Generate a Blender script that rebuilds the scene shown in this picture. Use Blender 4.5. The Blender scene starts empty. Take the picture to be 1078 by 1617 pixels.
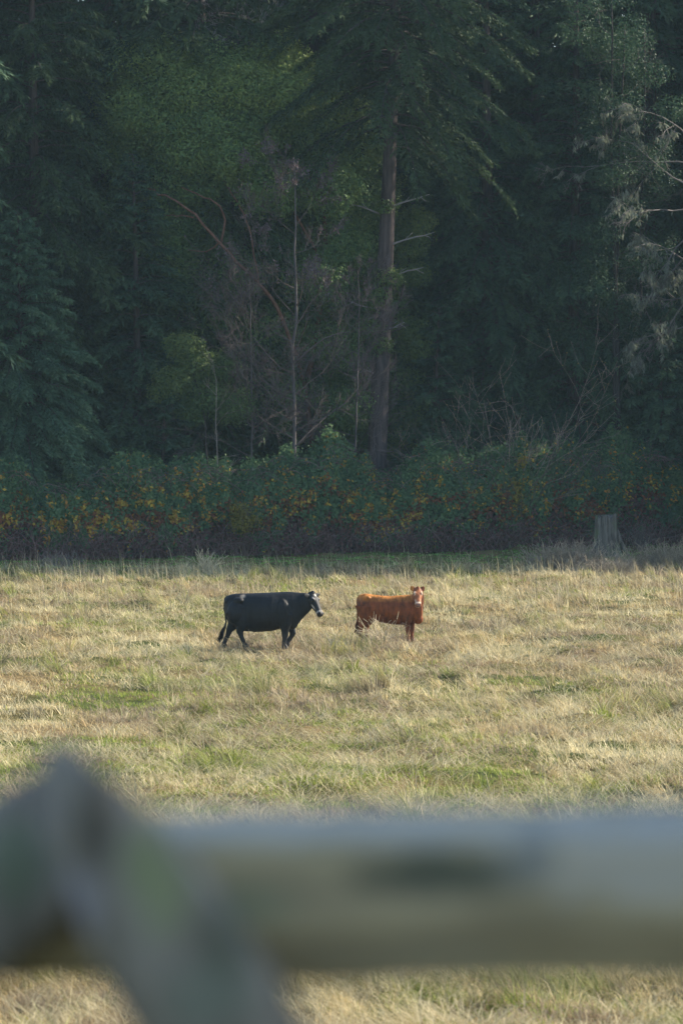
import bpy, bmesh, math, random
import numpy as np
from mathutils import Vector, Matrix

SC = bpy.context.scene
COL = SC.collection
R = math.radians
F = 6737.0            # focal length in pixels of the 1078 px wide photograph
CAMH = 6.0
HORIZON = 617.0
HAZE = 0.00017

# ------------------------------------------------------------------ camera
cam_d = bpy.data.cameras.new('camera')
cam = bpy.data.objects.new('camera', cam_d)
COL.objects.link(cam)
cam.location = (0, 0, CAMH)
cam.rotation_euler = (R(90) - math.atan((808.5 - HORIZON) / F), 0, 0)
cam_d.sensor_fit = 'VERTICAL'
cam_d.sensor_height = 36
cam_d.sensor_width = 24
cam_d.lens = 150
cam_d.clip_start = 0.1
cam_d.clip_end = 3000
cam_d.dof.use_dof = True
cam_d.dof.focus_distance = 100
cam_d.dof.aperture_fstop = 4.1
SC.camera = cam

# ------------------------------------------------------------------ light
SUN_AZ, SUN_EL = 21.0, 31.0       # azimuth counted from +X (right) towards +Y (away)
w = bpy.data.worlds.new('World'); SC.world = w; w.use_nodes = True
wn = w.node_tree; bgn = wn.nodes['Background']
sky = wn.nodes.new('ShaderNodeTexSky'); sky.sky_type = 'NISHITA'; sky.sun_disc = False
sky.sun_elevation = R(SUN_EL); sky.sun_rotation = R(90 - SUN_AZ)
sky.air_density = 1.0; sky.dust_density = 0.6; sky.ozone_density = 1.6
wn.links.new(sky.outputs[0], bgn.inputs[0]); bgn.inputs[1].default_value = 0.15
sl = bpy.data.lights.new('sun', 'SUN'); sl.energy = 5.0; sl.angle = R(0.5); sl.color = (1.0, 0.90, 0.74)
sun = bpy.data.objects.new('sun', sl); COL.objects.link(sun)
sd = Vector((math.cos(R(SUN_AZ)) * math.cos(R(SUN_EL)), math.sin(R(SUN_AZ)) * math.cos(R(SUN_EL)), math.sin(R(SUN_EL))))
sun.rotation_euler = sd.to_track_quat('Z', 'Y').to_euler()
sun.location = (40, 60, 60)
SC.view_settings.view_transform = 'Standard'
SC.view_settings.look = 'None'
SC.view_settings.exposure = 0.82
SC.view_settings.gamma = 1.0
SC.render.engine = 'CYCLES'
cy = SC.cycles
cy.use_adaptive_sampling = False
cy.max_bounces = 5; cy.diffuse_bounces = 3; cy.glossy_bounces = 2; cy.transmission_bounces = 2
cy.volume_bounces = 0; cy.transparent_max_bounces = 4
cy.use_denoising = True
try: cy.denoiser = 'OPENIMAGEDENOISE'
except Exception: pass
cy.denoising_input_passes = 'RGB_ALBEDO_NORMAL'

# ------------------------------------------------------------------ numeric helpers
def vnoise(x, y, seed=0):
    xi = np.floor(x).astype(np.int64); yi = np.floor(y).astype(np.int64)
    fx = x - xi; fy = y - yi
    fx = fx * fx * (3 - 2 * fx); fy = fy * fy * (3 - 2 * fy)
    def h(a, b):
        n = (a * 374761393 + b * 668265263 + seed * 974634777) & 0xffffffff
        n = ((n ^ (n >> 13)) * 1274126177) & 0xffffffff
        n = (n ^ (n >> 16)) & 0xffff
        return n / 65535.0
    return (h(xi, yi) * (1 - fx) + h(xi + 1, yi) * fx) * (1 - fy) + (h(xi, yi + 1) * (1 - fx) + h(xi + 1, yi + 1) * fx) * fy

def fbm(x, y, seed=0, octv=3):
    x = np.asarray(x, float); y = np.asarray(y, float)
    s = 0; a = 1; t = 0
    for k in range(octv):
        s = s + a * vnoise(x * 2 ** k, y * 2 ** k, seed + k * 17); t += a; a *= 0.5
    return s / t

def sm(a, b, x):
    t = np.clip((np.asarray(x, float) - a) / (b - a), 0, 1)
    return t * t * (3 - 2 * t)

def unit(v):
    return v / np.maximum(np.linalg.norm(v, axis=-1, keepdims=True), 1e-9)

def terrain(x, y):
    x = np.asarray(x, float); y = np.asarray(y, float)
    z = 4.45 * (1 - sm(4, 30, y))
    fld = sm(25, 40, y)
    z = z + fld * 0.30 * (fbm(x / 9 + 3, y / 16, 5, 2) - 0.5)
    z = z + fld * 0.34 * (fbm(x / 1.1, y / 1.7, 9, 2) - 0.5) + fld * .12 * (fbm(x / .45, y / .8, 19, 1) - .5)
    z = z + 0.10 * np.clip(y - 175, 0, 200)
    return z

def tz(x, y): return float(terrain(np.array([x]), np.array([y]))[0])

def dfront(px): return 150.0 + 13.0 * np.clip(px / 1078.0, -0.3, 1.3)
def X(px, d): return (px - 539.0) / F * d
def Z(py, d): return CAMH + (HORIZON - py) / F * d
def dist(py): return CAMH * F / (py - HORIZON)

# ------------------------------------------------------------------ mesh helpers
def link(o, parent=None):
    COL.objects.link(o)
    if parent is not None: o.parent = parent
    return o

def np_mesh(name, V, faces, mat, parent=None, col=None, smooth=False):
    """faces: list of (M,k) index arrays."""
    me = bpy.data.meshes.new(name)
    V = np.asarray(V, np.float32)
    me.vertices.add(len(V)); me.vertices.foreach_set('co', V.ravel())
    loops = np.concatenate([f.ravel() for f in faces]).astype(np.int32)
    sizes = np.concatenate([np.full(len(f), f.shape[1]) for f in faces]).astype(np.int32)
    starts = np.concatenate([[0], np.cumsum(sizes)[:-1]]).astype(np.int32)
    me.loops.add(len(loops)); me.loops.foreach_set('vertex_index', loops)
    me.polygons.add(len(sizes)); me.polygons.foreach_set('loop_start', starts)
    try: me.polygons.foreach_set('loop_total', sizes)
    except Exception: pass
    me.update(calc_edges=True)
    if smooth: me.polygons.foreach_set('use_smooth', np.ones(len(sizes), bool))
    if col is not None:
        a = me.color_attributes.new('tint', 'FLOAT_COLOR', 'POINT')
        c = np.ones((len(V), 4), np.float32); c[:, :3] = col
        a.data.foreach_set('color', c.ravel())
    me.materials.append(mat)
    return link(bpy.data.objects.new(name, me), parent)

def tag(o, label=None, cat=None, group=None, kind=None):
    if label: o['label'] = label
    if cat: o['category'] = cat
    if group: o['group'] = group
    if kind: o['kind'] = kind
    return o

def thing(name, label, cat, loc=(0, 0, 0), group=None, rz=0):
    o = bpy.data.objects.new(name, None); COL.objects.link(o)
    o.empty_display_size = 0.2
    o.location = loc; o.rotation_euler = (0, 0, rz)
    return tag(o, label, cat, group)

def copy_tree(o, parent=None):
    c = o.copy(); COL.objects.link(c)
    if parent is not None: c.parent = parent
    for ch in list(o.children): copy_tree(ch, c)
    return c

class Geo:
    """collects vertices, faces and tints"""
    def __init__(s): s.v = []; s.f3 = []; s.f4 = []; s.c = []; s.n = 0
    def add(s, V, f4=None, f3=None, c=(1, 1, 1)):
        V = np.asarray(V, float).reshape(-1, 3)
        s.v.append(V)
        if f4 is not None and len(f4): s.f4.append(np.asarray(f4) + s.n)
        if f3 is not None and len(f3): s.f3.append(np.asarray(f3) + s.n)
        c = np.asarray(c, float)
        s.c.append(np.broadcast_to(c, (len(V), 3)) if c.ndim == 1 else c)
        s.n += len(V)
    def build(s, name, mat, parent=None, smooth=False):
        F_ = []
        if s.f4: F_.append(np.concatenate(s.f4))
        if s.f3: F_.append(np.concatenate(s.f3))
        return np_mesh(name, np.concatenate(s.v), F_, mat, parent, np.concatenate(s.c), smooth)

def kites(g, P, D, N, L, W, C):
    """leaf shaped quads: base at P, along D, facing N"""
    D = unit(D); S = unit(np.cross(D, N)); n = len(P)
    L = np.broadcast_to(L, (n,))[:, None]; W = np.broadcast_to(W, (n,))[:, None]
    N2 = np.cross(S, D)
    a = P; m = P + D * L * 0.45
    b = m + S * W * 0.5 + N2 * W * 0.12; d = m - S * W * 0.5 + N2 * W * 0.12; c = P + D * L
    V = np.stack([a, b, c, d], 1).reshape(-1, 3)
    f = np.arange(n * 4).reshape(-1, 4)
    g.add(V, f4=f, c=np.repeat(C, 4, 0))

def blades(g, P, H, W, lean, az, C, curl=0.5, tipc=None):
    """grass blades of five vertices bending over in direction az"""
    n = len(P)
    yaw = np.random.rand(n) * math.pi
    S = np.stack([np.cos(yaw), np.sin(yaw), np.zeros(n)], 1) * (W[:, None] * 0.5)
    A = np.stack([np.cos(az), np.sin(az), np.zeros(n)], 1)
    U = np.array([0, 0, 1.0])
    m = P + A * (H * np.sin(lean) * 0.45)[:, None] + U * (H * np.cos(lean) * 0.55)[:, None]
    l2 = np.clip(lean * (1 + curl), 0, 1.7)
    t = m + A * (H * np.sin(l2) * 0.55)[:, None] + U * (H * np.cos(l2) * 0.45)[:, None]
    V = np.stack([P - S, P + S, m + S * 0.75, m - S * 0.75, t], 1).reshape(-1, 3)
    b = np.arange(n)[:, None] * 5
    cc = np.repeat(C, 5, 0)
    g.add(V, f4=b + np.array([[0, 1, 2, 3]]), f3=b + np.array([[3, 2, 4]]), c=cc)

def prisms(g, P0, P1, R0, R1, C, k=3):
    """one tapered k-sided prism per segment, for twigs"""
    P0 = np.asarray(P0, float); P1 = np.asarray(P1, float); n = len(P0)
    D = unit(P1 - P0); ref = np.tile(np.array([[0.31, 0.77, 0.55]]), (n, 1))
    S = unit(np.cross(D, ref)); T = np.cross(D, S)
    rings = []
    for P_, R_ in ((P0, R0), (P1, R1)):
        for j in range(k):
            a = 2 * math.pi * j / k
            rings.append(P_ + (S * math.cos(a) + T * math.sin(a)) * np.asarray(R_, float)[:, None])
    V = np.stack(rings, 1).reshape(-1, 3)
    b = np.arange(n)[:, None] * (2 * k)
    f = np.concatenate([b + np.array([[j, (j + 1) % k, k + (j + 1) % k, k + j]]) for j in range(k)])
    C = np.asarray(C, float)
    if C.ndim == 1: C = np.tile(C, (n, 1))
    g.add(V, f4=f, c=np.repeat(C, 2 * k, 0))

def tube(g, pts, rad, k=10, c=(1, 1, 1), rough=0.0, seed=0):
    """continuous tapered tube through pts, closed at the ends"""
    pts = np.asarray(pts, float); n = len(pts); rs = np.random.RandomState(seed)
    T = np.gradient(pts, axis=0); T = unit(T)
    S = unit(np.cross(T, np.tile([[0.2, 1.0, 0.1]], (n, 1)))); B = np.cross(T, S)
    prof = 1 + rough * (rs.rand(k) - 0.5)
    V = []
    for i in range(n):
        for j in range(k):
            a = 2 * math.pi * j / k
            r = rad[i] * prof[j] * (1 + rough * 0.5 * (rs.rand() - 0.5))
            V.append(pts[i] + (S[i] * math.cos(a) + B[i] * math.sin(a)) * r)
    V.append(pts[0]); V.append(pts[-1])
    f4 = [[i * k + j, i * k + (j + 1) % k, (i + 1) * k + (j + 1) % k, (i + 1) * k + j] for i in range(n - 1) for j in range(k)]
    f3 = [[n * k, (j + 1) % k, j] for j in range(k)] + [[n * k + 1, (n - 1) * k + j, (n - 1) * k + (j + 1) % k] for j in range(k)]
    g.add(V, f4=f4, f3=f3, c=c)

# ------------------------------------------------------------------ materials
def new_mat(name):
    m = bpy.data.materials.new(name); m.use_nodes = True
    nt = m.node_tree; nt.nodes.clear()
    out = nt.nodes.new('ShaderNodeOutputMaterial')
    return m, nt, out

def leaf_mat(name, trans=0.35, rough=0.6, gain=1.0):
    m, nt, out = new_mat(name)
    at = nt.nodes.new('ShaderNodeAttribute'); at.attribute_name = 'tint'
    src = at.outputs['Color']
    p = nt.nodes.new('ShaderNodeBsdfPrincipled')
    p.inputs['Roughness'].default_value = rough
    p.inputs['Specular IOR Level'].default_value = 0.25
    nt.links.new(src, p.inputs['Base Color'])
    t = nt.nodes.new('ShaderNodeBsdfTranslucent'); nt.links.new(src, t.inputs['Color'])
    mx = nt.nodes.new('ShaderNodeMixShader'); mx.inputs[0].default_value = trans
    nt.links.new(p.outputs[0], mx.inputs[1]); nt.links.new(t.outputs[0], mx.inputs[2])
    nt.links.new(mx.outputs[0], out.inputs['Surface'])
    return m

def bark_mat(name, c1, c2, scale=6.0, stretch=0.15, bump=0.6, tint=False, rough=0.9, patch=None, dist_=0.03):
    m, nt, out = new_mat(name)
    tc = nt.nodes.new('ShaderNodeTexCoord')
    mp = nt.nodes.new('ShaderNodeMapping'); mp.inputs['Scale'].default_value = (1, 1, stretch)
    nt.links.new(tc.outputs['Object'], mp.inputs[0])
    n1 = nt.nodes.new('ShaderNodeTexNoise'); n1.inputs['Scale'].default_value = scale; n1.inputs['Detail'].default_value = 8
    n1.inputs['Roughness'].default_value = 0.7
    nt.links.new(mp.outputs[0], n1.inputs['Vector'])
    cr = nt.nodes.new('ShaderNodeValToRGB')
    cr.color_ramp.elements[0].position = 0.35; cr.color_ramp.elements[0].color = (*c1, 1)
    cr.color_ramp.elements[1].position = 0.68; cr.color_ramp.elements[1].color = (*c2, 1)
    nt.links.new(n1.outputs[0], cr.inputs[0])
    colr = cr.outputs[0]
    if patch:
        pc, psc, lo, hi = patch
        n2 = nt.nodes.new('ShaderNodeTexNoise'); n2.inputs['Scale'].default_value = psc; n2.inputs['Detail'].default_value = 4
        nt.links.new(tc.outputs['Object'], n2.inputs['Vector'])
        mr = nt.nodes.new('ShaderNodeMapRange'); mr.inputs['From Min'].default_value = lo; mr.inputs['From Max'].default_value = hi
        nt.links.new(n2.outputs[0], mr.inputs['Value'])
        mx = nt.nodes.new('ShaderNodeMix'); mx.data_type = 'RGBA'
        nt.links.new(mr.outputs[0], mx.inputs['Factor']); nt.links.new(colr, mx.inputs['A'])
        mx.inputs['B'].default_value = (*pc, 1)
        colr = mx.outputs['Result']
    p = nt.nodes.new('ShaderNodeBsdfPrincipled'); p.inputs['Roughness'].default_value = rough
    p.inputs['Specular IOR Level'].default_value = 0.2
    if tint:
        at = nt.nodes.new('ShaderNodeAttribute'); at.attribute_name = 'tint'
        mx = nt.nodes.new('ShaderNodeMix'); mx.data_type = 'RGBA'; mx.blend_type = 'MULTIPLY'; mx.inputs['Factor'].default_value = 1
        nt.links.new(colr, mx.inputs['A']); nt.links.new(at.outputs['Color'], mx.inputs['B']); colr = mx.outputs['Result']
    nt.links.new(colr, p.inputs['Base Color'])
    b = nt.nodes.new('ShaderNodeBump'); b.inputs['Strength'].default_value = bump; b.inputs['Distance'].default_value = dist_
    nt.links.new(n1.outputs[0], b.inputs['Height']); nt.links.new(b.outputs[0], p.inputs['Normal'])
    nt.links.new(p.outputs[0], out.inputs['Surface'])
    return m

M = {}
M['grass'] = leaf_mat('dry_grass_blades', 0.30, 0.65)
M['leaf'] = leaf_mat('broad_leaves', 0.35, 0.55)
M['needle'] = leaf_mat('conifer_needles', 0.2, 0.65)
M['lichen'] = leaf_mat('lichen_strands', 0.3, 0.9)
M['twig'] = leaf_mat('twig_bark', 0.0, 0.85)
M['fir_bark'] = bark_mat('fir_bark', (0.035, 0.028, 0.028), (0.13, 0.10, 0.098), 9, 0.12, 0.8)
M['alder_bark'] = bark_mat('pale_alder_bark', (0.16, 0.15, 0.15), (0.36, 0.34, 0.33), 6, 0.5, 0.3)
M['madrone_bark'] = bark_mat('red_madrone_bark', (0.11, 0.05, 0.035), (0.25, 0.13, 0.09), 5, 0.4, 0.3)
M['dark_bark'] = bark_mat('dark_bark', (0.03, 0.026, 0.024), (0.10, 0.085, 0.075), 7, 0.2, 0.6)
M['stump'] = bark_mat('weathered_stump_wood', (0.035, 0.031, 0.027), (0.28, 0.25, 0.205), 13, 0.08, 1.0, patch=((0.14, 0.17, 0.08), 2.2, 0.52, 0.7), dist_=0.06)
M['snag'] = bark_mat('rotten_red_wood', (0.05, 0.028, 0.025), (0.24, 0.13, 0.11), 12, 0.1, 0.9)

def ground_material():
    m, nt, out = new_mat('pasture_soil_and_thatch')
    tc = nt.nodes.new('ShaderNodeTexCoord')
    n1 = nt.nodes.new('ShaderNodeTexNoise'); n1.inputs['Scale'].default_value = 0.35; n1.inputs['Detail'].default_value = 6
    n2 = nt.nodes.new('ShaderNodeTexNoise'); n2.inputs['Scale'].default_value = 7; n2.inputs['Detail'].default_value = 9; n2.inputs['Roughness'].default_value = 0.75
    for n in (n1, n2): nt.links.new(tc.outputs['Object'], n.inputs['Vector'])
    c1 = nt.nodes.new('ShaderNodeValToRGB')
    c1.color_ramp.elements[0].position = 0.38; c1.color_ramp.elements[0].color = (0.10, 0.13, 0.035, 1)
    c1.color_ramp.elements[1].position = 0.62; c1.color_ramp.elements[1].color = (0.27, 0.20, 0.10, 1)
    nt.links.new(n1.outputs[0], c1.inputs[0])
    c2 = nt.nodes.new('ShaderNodeValToRGB')
    c2.color_ramp.elements[0].position = 0.3; c2.color_ramp.elements[0].color = (0.45, 0.4, 0.35, 1)
    c2.color_ramp.elements[1].position = 0.7; c2.color_ramp.elements[1].color = (1.3, 1.25, 1.15, 1)
    nt.links.new(n2.outputs[0], c2.inputs[0])
    mx = nt.nodes.new('ShaderNodeMix'); mx.data_type = 'RGBA'; mx.blend_type = 'MULTIPLY'; mx.inputs['Factor'].default_value = 1
    nt.links.new(c1.outputs[0], mx.inputs['A']); nt.links.new(c2.outputs[0], mx.inputs['B'])
    # forest floor beyond the thicket is dark leaf litter
    sx = nt.nodes.new('ShaderNodeSeparateXYZ'); nt.links.new(tc.outputs['Object'], sx.inputs[0])
    mr = nt.nodes.new('ShaderNodeMapRange'); mr.inputs['From Min'].default_value = 158; mr.inputs['From Max'].default_value = 164
    nt.links.new(sx.outputs['Y'], mr.inputs['Value'])
    m2 = nt.nodes.new('ShaderNodeMix'); m2.data_type = 'RGBA'
    nt.links.new(mr.outputs[0], m2.inputs['Factor']); nt.links.new(mx.outputs['Result'], m2.inputs['A'])
    m2.inputs['B'].default_value = (0.035, 0.028, 0.018, 1)
    p = nt.nodes.new('ShaderNodeBsdfPrincipled'); p.inputs['Roughness'].default_value = 0.95; p.inputs['Specular IOR Level'].default_value = 0.1
    nt.links.new(m2.outputs['Result'], p.inputs['Base Color'])
    b = nt.nodes.new('ShaderNodeBump'); b.inputs['Strength'].default_value = 0.8; b.inputs['Distance'].default_value = 0.08
    nt.links.new(n2.outputs[0], b.inputs['Height']); nt.links.new(b.outputs[0], p.inputs['Normal'])
    nt.links.new(p.outputs[0], out.inputs['Surface'])
    return m

# ------------------------------------------------------------------ ground
def build_ground():
    xs = np.concatenate([np.linspace(-260, -32, 40)[:-1], np.linspace(-32, 32, 170), np.linspace(32, 260, 40)[1:]])
    ys = np.concatenate([np.linspace(-60, 0, 20)[:-1], np.linspace(0, 180, 420), np.linspace(180, 380, 40)[1:]])
    GX, GY = np.meshgrid(xs, ys)
    V = np.stack([GX, GY, terrain(GX, GY)], -1).reshape(-1, 3)
    nx = len(xs); ny = len(ys)
    i = np.arange((ny - 1) * (nx - 1)); r = i // (nx - 1); c = i % (nx - 1)
    a = r * nx + c
    f = np.stack([a, a + 1, a + nx + 1, a + nx], 1)
    o = np_mesh('ground', V, [f], ground_material(), smooth=True)
    tag(o, 'rough pasture of dry and green grass sloping down to the forest', 'ground', kind='structure')
build_ground()

# ------------------------------------------------------------------ grass
PALE = np.array([0.72, 0.615, 0.36]); STRAW = np.array([0.58, 0.44, 0.215]); BROWN = np.array([0.31, 0.215, 0.125])
GREEN = np.array([0.19, 0.26, 0.045]); LIME = np.array([0.40, 0.43, 0.08]); GREY = np.array([0.36, 0.31, 0.25]); DKGREEN = np.array([0.16, 0.34, 0.065])

def greenness(x, y):
    """share of living green grass at a place in the pasture"""
    n = .62 * fbm(x / 4.2 + 11, y / 6.5, 21, 4) + .38 * fbm(x / .8 + 3, y / 1.5, 25, 3)
    base = 0.50 - 0.19 * sm(60, 100, y) + 0.10 * np.exp(-((y - 66) / 9.0) ** 2) - 0.38 * (1 - sm(43, 52, y))
    return np.clip((n - 0.53) * 4.4 + base, 0.02, 0.95)

def strip(x, y):
    """the mown green strip in front of the thicket, 0..1"""
    px = 539 + x / y * F
    df = dfront(px)
    wob = 3.0 * (fbm(x / 3.0, y / 20, 77, 2) - 0.5)
    return sm(140.0 + wob, 144.5 + wob, y) * sm(-9, 3, y - 141 + 0 * df)

def rand_field(n, rs, power=1.0, d0=34.0, d1=165.0, side=3.5):
    """points over the pasture, thinner with distance from the camera"""
    xs = []; ys = []
    tot = 0
    while tot < n:
        u = rs.rand(n)
        y = 1.0 / (1 / d0 + u * (1 / d1 - 1 / d0)) if power == 1 else d0 * (d1 / d0) ** u
        hw = 0.082 * y + side
        x = (rs.rand(n) * 2 - 1) * (0.082 * d1 + side)
        k = np.abs(x) < hw
        xs.append(x[k]); ys.append(y[k]); tot += k.sum()
    x = np.concatenate(xs)[:n]; y = np.concatenate(ys)[:n]
    return x, y

def grass_colour(x, y, rs, gscale=1.0):
    n = len(x); g = greenness(x, y) * gscale; st = strip(x, y)
    g = np.maximum(g, st * 0.93)
    tone = .5 + 1.8 * (fbm(x / 2.0 + 40, y / 3.4, 55, 4) - .5) + 0.25 * (rs.rand(n) - 0.5)
    C = STRAW[None] * (1 - sm(0.5, 0.72, tone))[:, None] + PALE[None] * sm(0.5, 0.72, tone)[:, None]
    br = (sm(0.50, 0.34, tone) * 0.75)[:, None]
    C = C * (1 - br) + (BROWN * 0.5 + GREY * 0.5)[None] * br
    isg = rs.rand(n) < g
    u = rs.rand(n)[:, None]
    G = GREEN * (1 - u) + LIME * u
    G = G * (1 - st[:, None]) + (DKGREEN * (0.8 + 0.9 * u)) * st[:, None]
    C = np.where(isg[:, None], G, C)
    return C * (0.72 + 0.5 * rs.rand(n))[:, None], isg, st

def build_grass():
    rs = np.random.RandomState(4); np.random.seed(4)
    g = Geo()
    # tussocks
    nc = 26000; per = 17
    cx, cy_ = rand_field(nc, rs)
    ch = (0.08 + 0.26 * fbm(cx / 1.3, cy_ / 2.2, 31, 3) ** 1.6 + 0.12 * rs.rand(nc) ** 3) * (1 + .6 * sm(108, 134, cy_)) * (1 + .8 * np.exp(-((cy_ - 98.5) / 4.5) ** 2) * (np.abs(cx + .2) < 4))
    cr = 0.05 + 0.16 * rs.rand(nc)
    caz = rs.rand(nc) * 2 * math.pi
    x = np.repeat(cx, per); y = np.repeat(cy_, per); H = np.repeat(ch, per); r = np.repeat(cr, per)
    n = len(x)
    a = rs.rand(n) * 2 * math.pi; rr = np.sqrt(rs.rand(n)) * r
    C, isg, st = grass_colour(x, y, rs)
    # each tussock keeps one shade
    sh = np.repeat(0.8 + 0.4 * rs.rand(nc), per)
    C = C * sh[:, None]
    x = x + np.cos(a) * rr; y = y + np.sin(a) * rr
    H = H * (0.55 + 0.7 * rs.rand(n)) * np.where(isg, 0.62, 1.0) * (1 - 0.62 * st)
    lean = np.clip(0.25 + 0.7 * rr / 0.2 + 0.6 * rs.rand(n), 0, 1.4)
    wd = (0.006 + 0.00011 * y) * (0.6 + 0.8 * rs.rand(n))
    blades(g, np.stack([x, y, terrain(x, y) - 0.01], 1), H, wd, lean, a * 0.6 + 0.4 * (math.pi + 0.6 * np.random.randn(n)), C)
    # large leaning tussocks
    nc = 9500; per = 56
    cx, cy_ = rand_field(nc, rs)
    kk = (fbm(cx / 2.1 + 8, cy_ / 3.5, 201, 3) > .47) & (strip(cx, cy_) < .5); cx = cx[kk]; cy_ = cy_[kk]; nc = len(cx)
    ch = .18 + .26 * rs.rand(nc) ** 1.5; cr = .10 + .22 * rs.rand(nc); wind = math.pi + 1.1 * rs.randn(nc); wl = .5 * rs.rand(nc)
    x = np.repeat(cx, per); y = np.repeat(cy_, per); n = len(x); r = np.repeat(cr, per)
    a = rs.rand(n) * 6.283; rr = rs.rand(n) ** .7 * r
    C, isg, st = grass_colour(x, y, rs)
    tuft_c = np.where((rs.rand(nc) < .3)[:, None], (GREEN + LIME)[None] * .5, np.where((rs.rand(nc) < .3)[:, None], (BROWN + GREY)[None] * .5, PALE[None]))
    C = C * .45 + np.repeat(tuft_c, per, 0) * .55 * (.7 + .5 * rs.rand(n))[:, None]
    C = C * np.repeat(.55 + .65 * rs.rand(nc), per)[:, None]
    x = x + np.cos(a) * rr; y = y + np.sin(a) * rr
    az = np.arctan2(np.sin(a) * .8 + np.sin(np.repeat(wind, per)) * 1.0, np.cos(a) * .8 + np.cos(np.repeat(wind, per)) * 1.0)
    H = np.repeat(ch * (.55 + 1.5 * fbm(cx / 1.6 + 5, cy_ / 2.6, 303, 2) ** 2 * 2), per) * (.5 + .6 * rs.rand(n)) * (1.15 - .5 * rr / .3)
    blades(g, np.stack([x, y, terrain(x, y) - .01], 1), H, (0.0055 + 0.00010 * y) * (.6 + .8 * rs.rand(n)), np.clip(.15 + 1.1 * rr / .3 + np.repeat(wl, per) + .3 * rs.rand(n), 0, 1.4), az, C, .7)
    # even cover
    n = 230000
    x, y = rand_field(n, rs)
    C, isg, st = grass_colour(x, y, rs)
    H = (0.06 + 0.12 * rs.rand(n) + 0.08 * fbm(x / 1.5, y / 2.2, 13, 2)) * np.where(isg, 0.7, 1.0) * (1 - 0.5 * st)
    wd = (0.006 + 0.00012 * y) * (0.6 + 0.8 * rs.rand(n))
    blades(g, np.stack([x, y, terrain(x, y) - 0.01], 1), H, wd, 0.25 + 1.1 * rs.rand(n), rs.rand(n) * 6.283, C)
    o = g.build('pasture_grass', M['grass'])
    tag(o, 'dry straw and green grass growing in tussocks over the pasture', 'grass', kind='stuff')
    # lodged straw: long pale stalks lying over
    g = Geo(); n = 150000
    x, y = rand_field(n, rs)
    keep = (fbm(x / 1.8 + 9, y / 3.0, 91, 3) > 0.44) & (strip(x, y) < 0.4)
    x = x[keep]; y = y[keep]; n = len(x)
    k = fbm(x / 1.1, y / 1.6, 44, 2) * 12
    C = (PALE * 1.02)[None] * (0.6 + 0.5 * rs.rand(n))[:, None] * np.where(rs.rand(n) < 0.25, 0.7, 1.0)[:, None]
    H = 0.22 + 0.36 * rs.rand(n)
    wd = (0.0038 + 0.00008 * y) * (0.7 + 0.6 * rs.rand(n))
    blades(g, np.stack([x, y, terrain(x, y) + 0.06 + 0.07 * rs.rand(n)], 1), H, wd, 0.95 + 0.45 * rs.rand(n), k + 0.9 * rs.randn(n), C, 0.3)
    o = g.build('lodged_straw', M['grass'])
    tag(o, 'pale bent straw lying matted over the pasture', 'straw', kind='stuff')
    # tall seeding stalks, thickest towards the far side of the pasture
    g = Geo(); n = 34000
    x, y = rand_field(n, rs, power=2, d0=38)
    dens = 0.02 + 0.36 * sm(92, 130, y) + 0.22 * sm(0.55, 0.7, fbm(x / 1.6, y / 3.5, 61, 2))
    dens *= 1 - 0.94 * sm(141, 146, y)
    keep = rs.rand(n) < dens
    x = x[keep]; y = y[keep]; n = len(x)
    H = (0.34 + 0.30 * rs.rand(n)) * (1 + 0.25 * sm(95, 140, y)) * (0.7 + 0.6 * fbm(x / 1.2, y / 3, 15, 2))
    C = (PALE * 1.04)[None] * (0.62 + 0.5 * rs.rand(n))[:, None]
    gr = rs.rand(n) < 0.3
    C[gr] = C[gr] * 0.35 + GREY * 0.5
    wd = (0.004 + 0.000065 * y) * (0.7 + 0.6 * rs.rand(n))
    az = math.pi + 1.2 * rs.randn(n)
    blades(g, np.stack([x, y, terrain(x, y)], 1), H, wd, 0.05 + 0.35 * rs.rand(n) ** 1.5, az, C, 1.0)
    o = g.build('seeding_grass_stalks', M['grass'])
    tag(o, 'tall pale seeding grass stalks standing above the pasture', 'grass stalks', kind='stuff')
    # thin cover outside the photographed strip and on the bank below the fence
    g = Geo(); n = 60000
    x = (rs.rand(n) * 2 - 1) * 34; y = 3 + rs.rand(n) * 160
    keep = (np.abs(x) > 0.082 * y + 3.0) | (y < 34)
    x = x[keep]; y = y[keep]; n = len(x)
    C, isg, st = grass_colour(x, y, rs)
    H = 0.15 + 0.25 * rs.rand(n)
    blades(g, np.stack([x, y, terrain(x, y) - 0.01], 1), H, np.full(n, 0.022), 0.2 + 0.8 * rs.rand(n), rs.rand(n) * 6.28, C)
    o = g.build('bank_grass', M['grass'])
    tag(o, 'rough grass on the bank and at the sides of the pasture', 'grass', kind='stuff')
build_grass()

# ------------------------------------------------------------------ cattle
def ring_loft(bm, rings, k=20):
    """rings: (centre, axisA * radius, axisB * radius); superellipse sections, closed ends"""
    prev = None; first = None
    for c, A, B in rings:
        vs = []
        for j in range(k):
            t = 2 * math.pi * j / k
            ca, sa = math.cos(t), math.sin(t)
            ca = math.copysign(abs(ca) ** 0.9, ca); sa = math.copysign(abs(sa) ** 0.9, sa)
            vs.append(bm.verts.new(Vector(c) + Vector(A) * ca + Vector(B) * sa))
        if prev:
            for j in range(k): bm.faces.new((prev[j], prev[(j + 1) % k], vs[(j + 1) % k], vs[j]))
        else: first = vs
        prev = vs
    bm.faces.new(list(reversed(first))); bm.faces.new(prev)

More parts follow.
